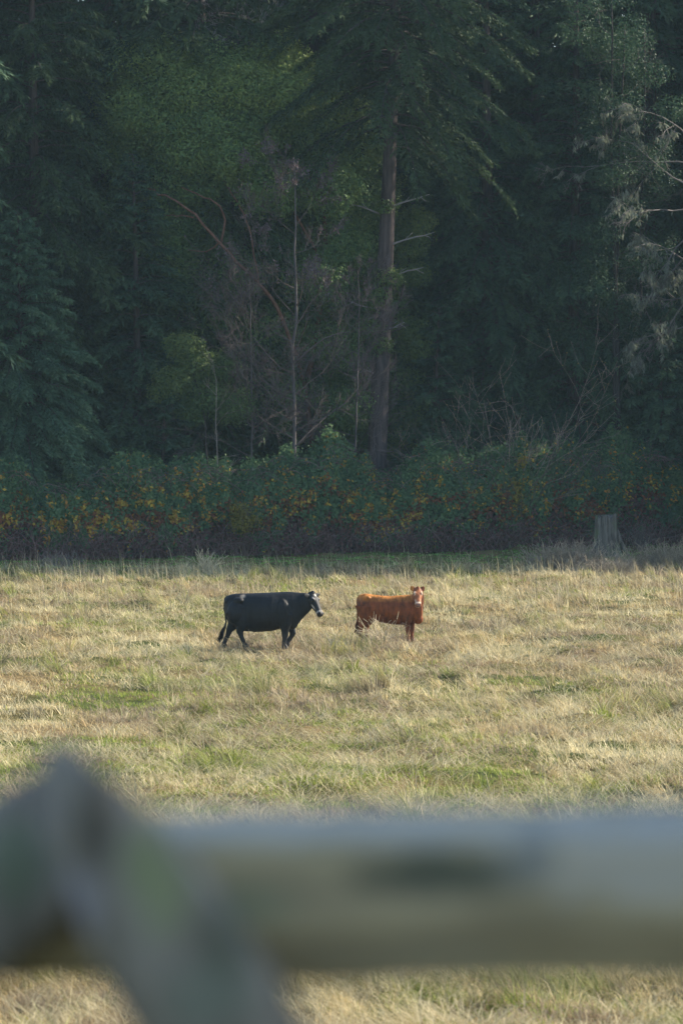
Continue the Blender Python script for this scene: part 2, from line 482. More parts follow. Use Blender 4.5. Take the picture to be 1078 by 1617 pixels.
def limb_loft(bm, pts, k=12):
    """pts: (x,y,z, half depth along x, half width along y)"""
    P = [Vector(p[:3]) for p in pts]; rings = []
    if k == 12: pts = [(p[0], p[1], p[2], p[3] * 1.32, p[4] * 1.2) for p in pts]
    for i, p in enumerate(pts):
        T = (P[min(i + 1, len(P) - 1)] - P[max(i - 1, 0)]).normalized()
        Y = Vector((0, 1, 0)); A = T.cross(Y)
        if A.length < 1e-3: A = Vector((1, 0, 0))
        A.normalize(); B = A.cross(T).normalized()
        rings.append((P[i], A * p[3], B * p[4]))
    ring_loft(bm, rings, k)

def fused(bm, name, voxel=0.013, smooth=6):
    bmesh.ops.recalc_face_normals(bm, faces=bm.faces)
    me = bpy.data.meshes.new('tmp'); bm.to_mesh(me); bm.free()
    o = bpy.data.objects.new('tmp', me); COL.objects.link(o)
    r = o.modifiers.new('r', 'REMESH'); r.mode = 'VOXEL'; r.voxel_size = voxel; r.use_smooth_shade = True
    s = o.modifiers.new('s', 'SMOOTH'); s.factor = 0.5; s.iterations = smooth
    dg = bpy.context.evaluated_depsgraph_get()
    ev = o.evaluated_get(dg)
    nm = bpy.data.meshes.new_from_object(ev); nm.name = name
    bpy.data.objects.remove(o, do_unlink=True); bpy.data.meshes.remove(me)
    return nm

def hide_material(name):
    m, nt, out = new_mat(name)
    at = nt.nodes.new('ShaderNodeAttribute'); at.attribute_name = 'tint'
    tc = nt.nodes.new('ShaderNodeTexCoord')
    mp = nt.nodes.new('ShaderNodeMapping'); mp.inputs['Scale'].default_value = (1, 1, 0.4)
    nt.links.new(tc.outputs['Object'], mp.inputs[0])
    n = nt.nodes.new('ShaderNodeTexNoise'); n.inputs['Scale'].default_value = 14; n.inputs['Detail'].default_value = 8
    nt.links.new(mp.outputs[0], n.inputs['Vector'])
    mr = nt.nodes.new('ShaderNodeMapRange'); mr.inputs['From Min'].default_value = 0.3; mr.inputs['From Max'].default_value = 0.7
    mr.inputs['To Min'].default_value = 0.45; mr.inputs['To Max'].default_value = 1.6
    n5 = nt.nodes.new('ShaderNodeTexNoise'); n5.inputs['Scale'].default_value = 4.5; n5.inputs['Detail'].default_value = 3; nt.links.new(tc.outputs['Object'], n5.inputs['Vector'])
    av = nt.nodes.new('ShaderNodeMath'); av.operation = 'ADD'; nt.links.new(n.outputs[0], av.inputs[0]); nt.links.new(n5.outputs[0], av.inputs[1])
    hv = nt.nodes.new('ShaderNodeMath'); hv.operation = 'MULTIPLY'; hv.inputs[1].default_value = .5; nt.links.new(av.outputs[0], hv.inputs[0]); nt.links.new(hv.outputs[0], mr.inputs['Value'])
    mr.inputs['From Min'].default_value = .36; mr.inputs['From Max'].default_value = .64
    mx = nt.nodes.new('ShaderNodeMix'); mx.data_type = 'RGBA'; mx.blend_type = 'MULTIPLY'; mx.inputs['Factor'].default_value = 1
    nt.links.new(at.outputs['Color'], mx.inputs['A']); nt.links.new(mr.outputs[0], mx.inputs['B'])
    p = nt.nodes.new('ShaderNodeBsdfPrincipled'); p.inputs['Roughness'].default_value = 0.6
    p.inputs['Specular IOR Level'].default_value = 0.35
    p.inputs['Sheen Weight'].default_value = 0.08; p.inputs['Sheen Roughness'].default_value = 0.4
    nt.links.new(mx.outputs['Result'], p.inputs['Base Color'])
    nt.links.new(mx.outputs['Result'], p.inputs['Sheen Tint'])
    b = nt.nodes.new('ShaderNodeBump'); b.inputs['Strength'].default_value = 0.5; b.inputs['Distance'].default_value = 0.02
    nt.links.new(n.outputs[0], b.inputs['Height']); nt.links.new(b.outputs[0], p.inputs['Normal'])
    nt.links.new(p.outputs[0], out.inputs['Surface'])
    return m
M['hide'] = hide_material('cattle_hide')
def simple_mat(name, c, rough=0.4):
    m, nt, out = new_mat(name)
    p = nt.nodes.new('ShaderNodeBsdfPrincipled'); p.inputs['Base Color'].default_value = (*c, 1); p.inputs['Roughness'].default_value = rough
    nt.links.new(p.outputs[0], out.inputs['Surface']); return m
M['eye'] = simple_mat('wet_dark_eye', (0.01, 0.008, 0.007), 0.12)

class Head:
    """head frame: o = poll, a = towards the muzzle, u = out of the forehead, s = to the animal's left"""
    def __init__(s_, o, a, up, L):
        s_.fat = 1.08; s_.o = Vector(o); s_.a = Vector(a).normalized()
        s_.s = Vector(up).cross(s_.a).normalized()
        s_.u = s_.a.cross(s_.s).normalized(); s_.L = L
    def p(h, t, s=0, u=0): return h.o + h.a * (t * h.L) + h.s * (s * h.L) + h.u * (u * h.L)
    def loft(h, bm):
        #     t      half width  u centre  half height
        S = [(-0.16, 0.13, -0.10, 0.13), (-0.06, 0.20, -0.10, 0.20), (0.08, 0.225, -0.13, 0.235), (0.24, 0.235, -0.14, 0.245),
             (0.38, 0.215, -0.14, 0.225), (0.52, 0.170, -0.13, 0.185), (0.68, 0.140, -0.12, 0.150), (0.82, 0.140, -0.12, 0.135),
             (0.93, 0.150, -0.12, 0.130), (1.0, 0.125, -0.13, 0.105), (1.03, 0.07, -0.13, 0.06)]
        ring_loft(bm, [(h.p(t, 0, uc), h.s * (w_ * h.L * h.fat), h.u * (hh * h.L)) for t, w_, uc, hh in S], 20)
        for sg in (-1, 1):   # brow ridge, nostril and lower jaw swellings
            ball(bm, h.p(0.27, 0.17 * sg, 0.04), 0.075 * h.L)
            ball(bm, h.p(0.93, 0.09 * sg, -0.05), 0.065 * h.L)
            ball(bm, h.p(0.20, 0.13 * sg, -0.26), 0.11 * h.L)
        ball(bm, h.p(0.90, 0, -0.22), 0.085 * h.L)
        ball(bm, h.p(-0.06, 0, 0.05), 0.11 * h.L)
    def ear(h, bm, sg, out_, droop):
        b = h.p(0.03, 0.18 * sg, -0.06)
        d = (h.s * sg * 1.0 + Vector((0, 0, 1)) * droop - h.a * 0.15).normalized()
        n = (h.u * 0.8 + h.a * 0.6).normalized(); wv = d.cross(n).normalized()
        L = out_
        prof = [(0, .035, .028), (.2, .05, .022), (.45, .066, .016), (.7, .055, .014), (.9, .03, .012), (1.0, .012, .010)]
        ring_loft(bm, [(b + d * (L * t), wv * w_, n * hh) for t, w_, hh in prof], 12)

def ball(bm, c, r, sc=(1, 1, 1)):
    ret = bmesh.ops.create_icosphere(bm, subdivisions=2, radius=r)
    for v in ret['verts']: v.co = Vector((v.co.x * sc[0], v.co.y * sc[1], v.co.z * sc[2])) + Vector(c)

def tint_mesh(me, fn):
    n = len(me.vertices); co = np.empty(n * 3, np.float32); me.vertices.foreach_get('co', co); co = co.reshape(-1, 3).astype(float)
    c = np.ones((n, 4), np.float32); c[:, :3] = fn(co)
    a = me.color_attributes.new('tint', 'FLOAT_COLOR', 'POINT'); a.data.foreach_set('color', c.ravel())
    me.polygons.foreach_set('use_smooth', np.ones(len(me.polygons), bool))

def hcoords(h, co):
    d = (co - np.array(h.o)) / h.L
    return d @ np.array(h.a), d @ np.array(h.s), d @ np.array(h.u)

def blend(C, col, m):
    m = np.clip(m, 0, 1)[:, None]; return C * (1 - m) + np.array(col)[None] * m
def spot(x, y, z, c, r): return np.clip(1.6 - 1.6 * np.sqrt(((x - c[0]) / r[0]) ** 2 + ((y - c[1]) / r[1]) ** 2 + ((z - c[2]) / r[2]) ** 2), 0, 1)

def eyes(h, root):
    for sg in (-1, 1):
        bm = bmesh.new(); ball(bm, h.p(0.29, 0.213 * sg, -0.015), 0.048 * h.L)
        me = bpy.data.meshes.new('eye'); bm.to_mesh(me); bm.free(); me.materials.append(M['eye'])
        me.polygons.foreach_set('use_smooth', np.ones(len(me.polygons), bool))
        link(bpy.data.objects.new('eye', me), root)

def tuft(root, p0, p1, r, C, n=260, seed=1):
    """long hairs of the tail switch"""
    rs = np.random.RandomState(seed); g = Geo()
    t = rs.rand(n); P = np.array(p0)[None] + (np.array(p1) - np.array(p0))[None] * (t[:, None] * 0.7)
    P = P + rs.randn(n, 3) * r * 0.3
    D = np.tile(np.array(p1) - np.array(p0), (n, 1)); D = unit(D) + rs.randn(n, 3) * 0.18
    kites(g, P, D, rs.randn(n, 3), 0.13 + 0.1 * rs.rand(n), 0.014, np.tile(np.array(C), (n, 1)) * (0.7 + 0.6 * rs.rand(n))[:, None])
    g.build('tail_switch', M['grass'], root)

def fuzz(root, me, C, n, L, seed=3):
    """short coat hairs standing off the hide"""
    rs = np.random.RandomState(seed)
    nv = len(me.vertices); co = np.empty(nv * 3, np.float32); me.vertices.foreach_get('co', co); co = co.reshape(-1, 3).astype(float)
    no = np.empty(nv * 3, np.float32); me.vertices.foreach_get('normal', no); no = no.reshape(-1, 3).astype(float)
    ca = np.empty(nv * 4, np.float32); me.color_attributes['tint'].data.foreach_get('color', ca); ca = ca.reshape(-1, 4)[:, :3]
    k = rs.randint(0, nv, n)
    g = Geo(); D = no[k] + np.array([[-0.7, 0, -0.5]]) + rs.randn(n, 3) * 0.3
    kites(g, co[k] - no[k] * 0.004, D, rs.randn(n, 3), L * (0.6 + 0.8 * rs.rand(n)), 0.006, ca[k] * C * (0.7 + 0.6 * rs.rand(n))[:, None])
    g.build('coat', M['grass'], root)

def black_cow():
    d = 98.3; x0 = X(330 + 440 / 5.39, d)
    root = thing('cow', 'black cow with a white marked face walking to the right through dry grass', 'cow', (x0, d, tz(x0, d) - 0.02), rz=R(-3))
    c = lambda xc: (xc - 440) / 369.0
    z = lambda yc: (700 - yc) / 369.0
    bm = bmesh.new()
    sec = [(138, 285, 370, .07), (150, 256, 425, .15), (175, 240, 480, .215), (225, 231, 520, .265), (300, 229, 538, .25), (380, 226, 560, .315),
           (460, 223, 556, .34), (540, 220, 550, .33), (610, 216, 528, .265), (670, 214, 532, .245), (715, 216, 530, .215), (752, 219, 500, .175),
           (785, 222, 456, .15), (820, 224, 418, .125), (855, 228, 385, .11), (880, 240, 350, .09)]
    ring_loft(bm, [((c(xc), -0.0 - 0.10 * max(0, (xc - 780) / 100), (z(a) + z(b)) / 2), (0, hw, 0), (0, 0, (z(a) - z(b)) / 2)) for xc, a, b, hw in sec], 28)
    h = Head((c(884), -0.10, z(238)), (0.66, -0.50, -1.20), (0, 0, 1), 0.53)
    h.loft(bm)
    for sg in (-1, 1): h.ear(bm, sg, 0.19, 0.05)
    for sg in (-1, 1):
        ball(bm, (-.50, .225 * sg, 1.12), 0.10, (1.3, .8, .8)); ball(bm, (-.76, .10 * sg, 1.10), .07)       # hook bones
        ball(bm, (-.56, .20 * sg, .84), 0.22, (.95, .68, 1.3))      # thighs
        ball(bm, (.52, .215 * sg, .86), 0.21, (.80, .52, 1.5)); ball(bm, (.46, .15 * sg, 1.08), .12, (.9, .5, 1.3))       # shoulders
    # legs: near side is -Y
    limb_loft(bm, [(-.52, -.17, .92, .24, .12), (-.44, -.18, .66, .165, .10), (-.42, -.18, .52, .105, .075), (-.47, -.18, .40, .062, .048), (-.43, -.18, .28, .042, .035), (-.37, -.18, .13, .038, .034), (-.35, -.18, .09, .045, .04), (-.33, -.18, .04, .055, .045), (-.32, -.18, .0, .065, .05)])
    limb_loft(bm, [(-.58, .17, .92, .24, .12), (-.60, .17, .66, .16, .10), (-.66, .17, .52, .10, .07), (-.735, .17, .42, .062, .048), (-.78, .17, .29, .042, .035), (-.85, .17, .14, .038, .034), (-.86, .17, .09, .045, .04), (-.85, .17, .05, .052, .045), (-.84, .17, .01, .06, .05)])
    limb_loft(bm, [(.56, -.17, .80, .16, .10), (.57, -.17, .58, .115, .085), (.57, -.17, .44, .072, .06), (.57, -.17, .33, .060, .05), (.56, -.17, .22, .040, .036), (.55, -.17, .11, .042, .038), (.565, -.17, .05, .055, .045), (.575, -.17, .0, .065, .05)])
    limb_loft(bm, [(.60, .17, .80, .16, .10), (.64, .17, .58, .11, .08), (.70, .17, .44, .068, .058), (.73, .17, .35, .058, .05), (.69, .17, .26, .040, .036), (.62, .17, .17, .040, .036), (.60, .17, .12, .05, .045), (.57, .17, .07, .06, .05)])
    # brisket, udder fold, tail
    ball(bm, (.72, 0, .60), 0.15, (1, .7, 1.1))
    ball(bm, (-.30, 0, .47), 0.13, (1.2, .9, .6))
    limb_loft(bm, [(-.76, 0, 1.20, .04, .04), (-.82, 0, 1.14, .034, .034), (-.835, 0, 1.0, .026, .026), (-.82, 0, .80, .022, .022), (-.80, 0, .62, .022, .022), (-.83, 0, .50, .03, .03), (-.90, 0, .38, .034, .03), (-.94, 0, .26, .02, .02)], 10)
    me = fused(bm, 'body', .013, 4)
    def paint(co):
        C = np.tile(np.array([[0.005, 0.006, 0.008]]), (len(co), 1))
        t, s, u = hcoords(h, co)
        C = blend(C, (.025, .022, .022), np.clip((0.30 - co[:, 2]) / .2, 0, 1))
        W = (.50, .45, .40)
        C = blend(C, W, spot(t, s, u, (0.08, 0.02, 0.10), (.09, .07, .10)) * .8)
        C = blend(C, W, spot(t, s, u, (0.22, -0.17, 0.07), (.12, .045, .07)) * 0.8)
        C = blend(C, W, spot(t, s, u, (0.22, 0.17, 0.08), (.12, .06, .07)) * 0.8)
        C = blend(C, W, spot(t, s, u, (0.50, -0.17, -0.14), (.24, .08, .05)) * 0.85)
        C = blend(C, W, np.exp(-((t - 0.83) / .04) ** 2) * (u > -.30) * (s < 0.2) * (np.abs(s) > .03) * 0.85)
        C = blend(C, (.02, .018, .018), np.exp(-((t - 1.0) / .07) ** 2))
        C = blend(C, (.30, .24, .18), spot(co[:, 0], co[:, 1], co[:, 2], (-.40, -.16, 1.22), (.08, .13, .07)) * 0.85)  # sunlit patch on the hip, painted into the coat
        return C
    tint_mesh(me, paint); me.materials.append(M['hide'])
    link(bpy.data.objects.new('body', me), root)
    eyes(h, root)
    tuft(root, (-.83, 0, .52), (-.95, 0, .20), .035, (.012, .012, .014))
    return root

def brown_calf():
    d = 101.6; x0 = X(540 + 500 / 6.74, d)
    root = thing('calf', 'reddish brown calf standing with its head turned to face us', 'calf', (x0, d, tz(x0, d) - 0.02), rz=R(-8))
    bm = bmesh.new()
    sec = [(-.745, .86, 1.05, .05), (-.725, .72, 1.10, .11), (-.67, .60, 1.135, .165), (-.56, .56, 1.15, .205), (-.38, .53, 1.125, .20), (-.18, .475, 1.10, .235), (.05, .43, 1.09, .255),
           (.25, .405, 1.11, .24), (.40, .415, 1.125, .215), (.53, .45, 1.13, .185), (.64, .47, 1.12, .155), (.73, .54, 1.08, .12), (.80, .64, 1.0, .08)]
    ring_loft(bm, [((xc, 0, (a + b) / 2), (0, hw, 0), (0, 0, (b - a) / 2)) for xc, a, b, hw in sec], 26)
    h = Head((.70, -.10, 1.255), (0.13, -0.62, -0.74), (0.10, 0, 1), 0.45)
    h.loft(bm)
    h.ear(bm, -1, 0.135, 1.0); h.ear(bm, 1, 0.14, 1.3)
    # neck
    def rg(cx, cy_, cz, ax, ay, az_, r1, r2):
        T = Vector((ax, ay, az_)).normalized(); S = T.cross(Vector((0, 1, 0))).normalized(); B = S.cross(T)
        return (Vector((cx, cy_, cz)), S * r1, B * r2)
    ring_loft(bm, [rg(.46, 0, .82, .6, 0, .6, .30, .15), rg(.60, 0, .93, .5, -.05, .8, .235, .14), rg(.68, -.02, 1.04, .3, -.15, .9, .165, .125), rg(.71, -.05, 1.15, .1, -.2, .95, .125, .11), rg(.71, -.09, 1.22, .0, -.3, .9, .10, .095)], 20)
    for sg in (-1, 1):
        ball(bm, (-.52, .145 * sg, 1.05), 0.085, (1.2, .7, .8))
        ball(bm, (-.50, .12 * sg, .78), 0.19, (1.05, .6, 1.3))
        ball(bm, (.47, .12 * sg, .80), 0.17, (.9, .5, 1.4))
    limb_loft(bm, [(-.54, -.13, .86, .20, .09), (-.55, -.13, .62, .135, .08), (-.60, -.13, .49, .08, .055), (-.66, -.13, .38, .05, .04), (-.665, -.13, .25, .034, .03), (-.66, -.13, .12, .034, .03), (-.64, -.13, .05, .042, .036), (-.63, -.13, .0, .05, .04)])
    limb_loft(bm, [(-.48, .13, .86, .20, .09), (-.46, .13, .62, .135, .08), (-.50, .13, .49, .08, .055), (-.555, .13, .38, .05, .04), (-.56, .13, .25, .034, .03), (-.555, .13, .12, .034, .03), (-.535, .13, .05, .042, .036), (-.525, .13, .0, .05, .04)])
    limb_loft(bm, [(.46, -.12, .74, .13, .075), (.45, -.12, .54, .09, .065), (.455, -.12, .42, .055, .045), (.465, -.12, .32, .046, .04), (.465, -.12, .20, .031, .029), (.465, -.12, .10, .034, .031), (.48, -.12, .04, .042, .036), (.485, -.12, .0, .05, .04)])
    limb_loft(bm, [(.52, .12, .74, .13, .075), (.53, .12, .54, .09, .065), (.53, .12, .42, .055, .045), (.535, .12, .32, .046, .04), (.53, .12, .20, .031, .029), (.53, .12, .10, .034, .031), (.545, .12, .04, .042, .036), (.55, .12, .0, .05, .04)])
    ball(bm, (.70, 0, .56), 0.12, (1, .7, 1.1))
    limb_loft(bm, [(-.70, 0, 1.09, .03, .03), (-.755, 0, 1.04, .026, .026), (-.765, 0, .90, .02, .02), (-.76, 0, .70, .018, .018), (-.755, 0, .52, .024, .024), (-.76, 0, .40, .026, .026), (-.765, 0, .32, .015, .015)], 10)
    me = fused(bm, 'body', 0.012, 5)
    def paint(co):
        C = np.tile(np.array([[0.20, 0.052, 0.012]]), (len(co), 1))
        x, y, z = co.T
        C = blend(C, (.58, .235, .045), np.clip((z - .94) / .16, 0, 1) * (x < .6) * .85)  # orange rim light along the back, painted into the coat
        C = blend(C, (.12, .035, .014), np.clip((.66 - z) / .2, 0, 1) * ((x < .60) & (x > -.45)) * .7)  # shade on belly and lower flanks, painted as darker coat
        t, s, u = hcoords(h, co)
        onh = (t > -.1) & (t < 1.1) & (u < .25) & (u > -.36) & (np.abs(s) < .27) & (y < -.05) & (z < 1.4)
        C = blend(C, (.34, .12, .045), onh * 0.9 * np.clip((t + .1) * 3, 0, 1))
        P = (.78, .62, .46)
        for sg in (-1, 1): C = blend(C, P, onh * spot(t, s, u, (0.26, .20 * sg, .03), (.17, .085, .13)) * 0.95)
        for sg in (-1, 1): C = blend(C, P, onh * spot(t, s, u, (0.74, .15 * sg, -.12), (.24, .06, .14)) * 0.75)
        C = blend(C, P, onh * np.exp(-((t - .86) / .05) ** 2) * .85)
        C = blend(C, (.20, .11, .09), onh * np.clip((t - .90) / .05, 0, 1) * (np.abs(s) < .115) * (u > -.21))
        C = blend(C, P, onh * np.clip((t - .84) / .05, 0, 1) * (u < -.20))
        return C
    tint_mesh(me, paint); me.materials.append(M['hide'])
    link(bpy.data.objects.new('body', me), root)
    fuzz(root, me, 1.15, 9000, 0.024)
    eyes(h, root)
    tuft(root, (-.757, 0, .52), (-.77, 0, .26), .03, (.13, .04, .02), 200, 5)
    return root
black_cow(); brown_calf()

# ------------------------------------------------------------------ trees
def trunk_curve(h, lean=(0, 0), wob=0.2, n=14, seed=0):
    rs = np.random.RandomState(seed); t = np.linspace(0, 1, n)
    ph = rs.rand(4) * 6.28
    x = lean[0] * t + wob * np.sin(t * 4 + ph[0]) * t; y = lean[1] * t + wob * np.sin(t * 3 + ph[1]) * t
    return np.stack([x, y, t * h], 1)

def at_curve(P, z):
    return np.stack([np.interp(z, P[:, 2], P[:, 0]), np.interp(z, P[:, 2], P[:, 1]), z], -1)

def make_conifer(root, h, rad, base, nb, per, cols, r0=0.3, seed=0, droop=0.35, lean=(0, 0), bark='fir_bark', size=1.0, hang=0.5, top_pow=0.75, front_only=False):
    rs = np.random.RandomState(seed)
    P = trunk_curve(h, lean, 0.12, 16, seed)
    g = Geo(); tt = P[:, 2] / h
    tube(g, P - np.array([0, 0, 0.3]), r0 * (1 - tt) ** 0.8 + 0.02 + 0.25 * r0 * np.exp(-tt * 25), 12, rough=0.12, seed=seed)
    gt = g
    u = np.sort(rs.rand(nb)); z = base + (h - base) * u * 0.985
    L = rad * (1 - u) ** top_pow * (0.62 + 0.5 * rs.rand(nb)) + 0.25
    # lowest branches are shorter, as in a closed stand
    L *= 0.65 + 0.35 * np.clip(u / 0.12, 0, 1)
    az = np.arange(nb) * 2.39996 + rs.rand(nb) * 0.8
    O = at_curve(P, z)
    A = np.stack([np.cos(az), np.sin(az), np.zeros(nb)], 1); B = np.stack([-np.sin(az), np.cos(az), np.zeros(nb)], 1)
    rise = 0.25 + 0.5 * u - 0.1; fall = droop * (1.5 - u) + 0.15 * rs.rand(nb)
    def curve(i, t): return O[i] + A[i] * (L[i] * t)[:, None] + np.array([0, 0, 1.0]) * ((rise[i] * t - fall[i] * t ** 1.8 * 1.2) * L[i])[:, None]
    for k in range(5):
        i = np.arange(nb); t0 = np.full(nb, k / 5.0); t1 = np.full(nb, (k + 1) / 5.0)
        rr = 0.012 + 0.010 * L
        prisms(g, curve(i, t0), curve(i, t1), rr * (1 - t0) + .004, rr * (1 - t1) + .004, np.array([0.75, 0.7, 0.7]))
    gt.build('trunk', M[bark], root, True)
    # side twigs carrying sprays of needles
    wgt = L ** 1.5; ntw = int(per * nb)
    i = rs.choice(nb, ntw, p=wgt / wgt.sum())
    t = 0.12 + 0.88 * rs.rand(ntw) ** 0.75
    sgn = rs.choice([-1, 1], ntw)
    tl = (0.20 + 0.30 * (1 - t)) * np.minimum(L[i], 3.5) * (0.5 + 0.8 * rs.rand(ntw)) * 0.75 * size
    o = curve(i, t)
    td = unit(A[i] * (0.6 + .3 * rs.rand(ntw))[:, None] + B[i] * (sgn * (0.5 + .5 * rs.rand(ntw)))[:, None] + np.array([0, 0, -1.0]) * (hang * (0.3 + 0.9 * rs.rand(ntw)))[:, None])
    ns = 9
    s = rs.rand(ntw, ns); ii = np.repeat(np.arange(ntw), ns); s = s.ravel()
    Pp = o[ii] + td[ii] * (tl[ii] * s)[:, None] + np.array([0, 0, -1.0]) * (hang * 0.25 * tl[ii] * s ** 2)[:, None]
    n = len(Pp)
    Dd = td[ii] + rs.randn(n, 3) * 0.38 + np.array([0, 0, -0.22 * hang])
    Nn = np.array([[0, 0, 1.0]]) + rs.randn(n, 3) * 0.55
    dark, mid, light = [np.array(c) for c in cols]
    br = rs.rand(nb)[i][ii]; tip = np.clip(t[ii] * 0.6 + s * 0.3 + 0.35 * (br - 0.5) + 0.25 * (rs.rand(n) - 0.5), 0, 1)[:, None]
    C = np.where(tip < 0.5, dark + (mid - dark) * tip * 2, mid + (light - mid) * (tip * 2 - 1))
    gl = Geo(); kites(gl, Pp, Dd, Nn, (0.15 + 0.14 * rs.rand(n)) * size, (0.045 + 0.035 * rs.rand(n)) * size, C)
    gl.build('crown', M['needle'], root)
    return P

FIR_DARK = ((0.026, 0.058, 0.036), (0.052, 0.108, 0.060), (0.092, 0.160, 0.078))
FIR_TEAL = ((0.036, 0.082, 0.052), (0.076, 0.158, 0.090), (0.13, 0.22, 0.118))
FIR_OLIVE = ((0.024, 0.048, 0.024), (0.046, 0.084, 0.036), (0.078, 0.122, 0.046))

def make_lobes(rs, lobes, n, leaf, cols, g, bright=None, fill=0.45):
    """leaves on the shells of foliage lobes (centre, radii)"""
    vol = np.array([l[1][0] * l[1][2] + l[1][0] * l[1][1] for l in lobes]); k = rs.choice(len(lobes), n, p=vol / vol.sum())
    Cn = np.array([l[0] for l in lobes])[k]; Rd = np.array([l[1] for l in lobes])[k]
    d = unit(rs.randn(n, 3)); r = 1 - fill * rs.rand(n) ** 1.6
    # lumps break the outline
    q = 1 + 0.35 * (fbm(d[:, 0] * 3 + k * 7.1, d[:, 2] * 3 + d[:, 1] * 2 + k, 3, 2) - 0.5) * 2 + 0.10 * rs.randn(n)
    P = Cn + d * Rd * (r * q)[:, None]
    N = d * 0.7 + np.array([[0, 0, 0.6]]) + rs.randn(n, 3) * 0.5
    D = np.cross(N, rs.randn(n, 3)) + np.array([[0, 0, -0.35]])
    dark, mid, light = [np.array(c) for c in cols]
    lb = rs.rand(len(lobes))[k]
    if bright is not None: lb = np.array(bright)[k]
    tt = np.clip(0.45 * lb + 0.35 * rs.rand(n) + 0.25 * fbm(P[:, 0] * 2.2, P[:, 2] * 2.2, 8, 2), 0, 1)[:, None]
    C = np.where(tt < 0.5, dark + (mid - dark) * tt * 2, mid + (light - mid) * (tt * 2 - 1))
    kites(g, P, D, N, leaf * (0.7 + 0.6 * rs.rand(n)), leaf * 0.5 * (0.7 + 0.6 * rs.rand(n)), C)

def wig(p0, p1, r0, r1, n, rs, amp):
    """wiggly polyline from p0 to p1"""
    p0 = np.array(p0, float); p1 = np.array(p1, float); t = np.linspace(0, 1, n)[:, None]
    off = rs.randn(n, 3) * amp; off[0] = 0; off[-1] *= 0.3
    off = np.cumsum(off, 0) * 0.5; off -= off[-1:] * t * 0.8
    return p0 + (p1 - p0) * t + off, np.linspace(r0, r1, n)

def bare_branching(g, p, d, L, r, depth, rs, spread=0.55, up=0.12, C=(0.2, 0.16, 0.15), nseg=4, kids=(3, 5), ratio=0.62, segs=None):
    """recursive leafless branching; segments collected in segs"""
    p = np.array(p, float); d = np.array(d, float); d /= np.linalg.norm(d)
    pts = [p]
    for k in range(nseg):
        d = d + rs.randn(3) * 0.13 + np.array([0, 0, up]); d /= np.linalg.norm(d)
        q = pts[-1] + d * L / nseg
        segs.append((pts[-1], q, r * (1 - 0.75 * k / nseg), r * (1 - 0.75 * (k + 1) / nseg)))
        pts.append(q)
    if depth == 0: return
    for k in range(rs.randint(kids[0], kids[1] + 1)):
        t = 0.25 + 0.75 * rs.rand(); i = min(int(t * nseg), nseg - 1)
        q = pts[i] + (pts[i + 1] - pts[i]) * (t * nseg - i if t < 1 else 1)
        nd = d + rs.randn(3) * spread
        bare_branching(g, q, nd, L * ratio * (0.6 + 0.7 * rs.rand()), max(r * 0.5 * (1 - 0.5 * t), 0.004), depth - 1, rs, spread, up, C, nseg, kids, ratio, segs)

def segs_build(segs, name, root, C, rs, mn=0.006, trunk=None):
    P0 = np.array([s[0] for s in segs]); P1 = np.array([s[1] for s in segs]); R0 = np.maximum([s[2] for s in segs], mn); R1 = np.maximum([s[3] for s in segs], mn)
    g = trunk or Geo(); c = np.array(C)[None] * (0.75 + 0.5 * rs.rand(len(segs)))[:, None]
    prisms(g, P0, P1, R0, R1, c, 4)
    return g.build(name, M['twig'], root)

def place(px, off): d = float(dfront(px) + off); return X(px, d), d

# -- conifers of the front row
def fir(px, off, label, h, rad, base, nb, per, cols, group=None, name='fir_tree', **kw):
    x, d = place(px, off); r = thing(name, label, 'tree', (x, d, tz(x, d)), group)
    make_conifer(r, h, rad, base, nb, per, cols, **kw); return r

GF = 'conifers along the forest edge'
fir(35, 4.9, 'bushy blue green young fir at the left edge of the forest', 12.6, 4.1, 1.6, 300, 84, FIR_TEAL, GF, r0=0.16, seed=11, droop=0.42, hang=0.7, size=.72)
fir(55, 9, 'tall dark olive fir rising behind the young fir at the left edge', 27, 5.4, 5.0, 210, 66, FIR_OLIVE, GF, r0=0.30, seed=12, droop=0.45, hang=0.9, size=.95)
x, d = place(588, 4.0)
big = thing('douglas_fir', 'large fir with a long bare grey trunk in the middle of the forest', 'tree', (x, d, tz(x, d)), GF)
make_conifer(big, 33, 5.6, 15.2, 190, 74, FIR_OLIVE, r0=0.40, seed=21, droop=0.42, lean=(1.3, 0), hang=0.8, size=.85, top_pow=0.55)
rs = np.random.RandomState(5)
for z_, az_, L_ in ((11.4, 0.35, 2.0), (10.2, 0.2, 1.5), (9.0, 3.3, 1.4), (12.6, 2.8, 1.6), (8.3, -0.5, 1.0), (6.6, 3.7, 0.9), (12.9, -0.3, 1.7)):
    g = Geo(); p0 = np.array([1.3 * z_ / 33, 0, z_]); p1 = p0 + np.array([math.cos(az_) * L_, -0.6, 0.28 * L_])
    pts, rad = wig(p0, p1, 0.045, 0.012, 6, rs, 0.06); tube(g, pts, rad, 5, c=(0.30, 0.28, 0.27))
    for q in range(3):
        s0 = pts[2 + q]; s1 = s0 + np.array([0.3 * math.cos(az_), -.1, 0.25 - .2 * q]) * (0.8 + .5 * rs.rand())
        tube(g, [s0, (s0 + s1) / 2 + rs.randn(3) * .03, s1], [0.014, .011, .007], 4, c=(0.30, 0.28, 0.27))
    g.build('dead_branch', M['twig'], big)
fir(770, 8.5, 'dark fir filling the gap just right of the bare trunked fir', 27, 5.0, 2.0, 220, 60, FIR_DARK, GF, r0=0.34, seed=31, droop=0.5, hang=0.8)
fir(905, 6.5, 'dark fir behind the grey stump', 25, 4.6, 1.6, 220, 60, FIR_DARK, GF, r0=0.32, seed=32, droop=0.45, hang=0.7)
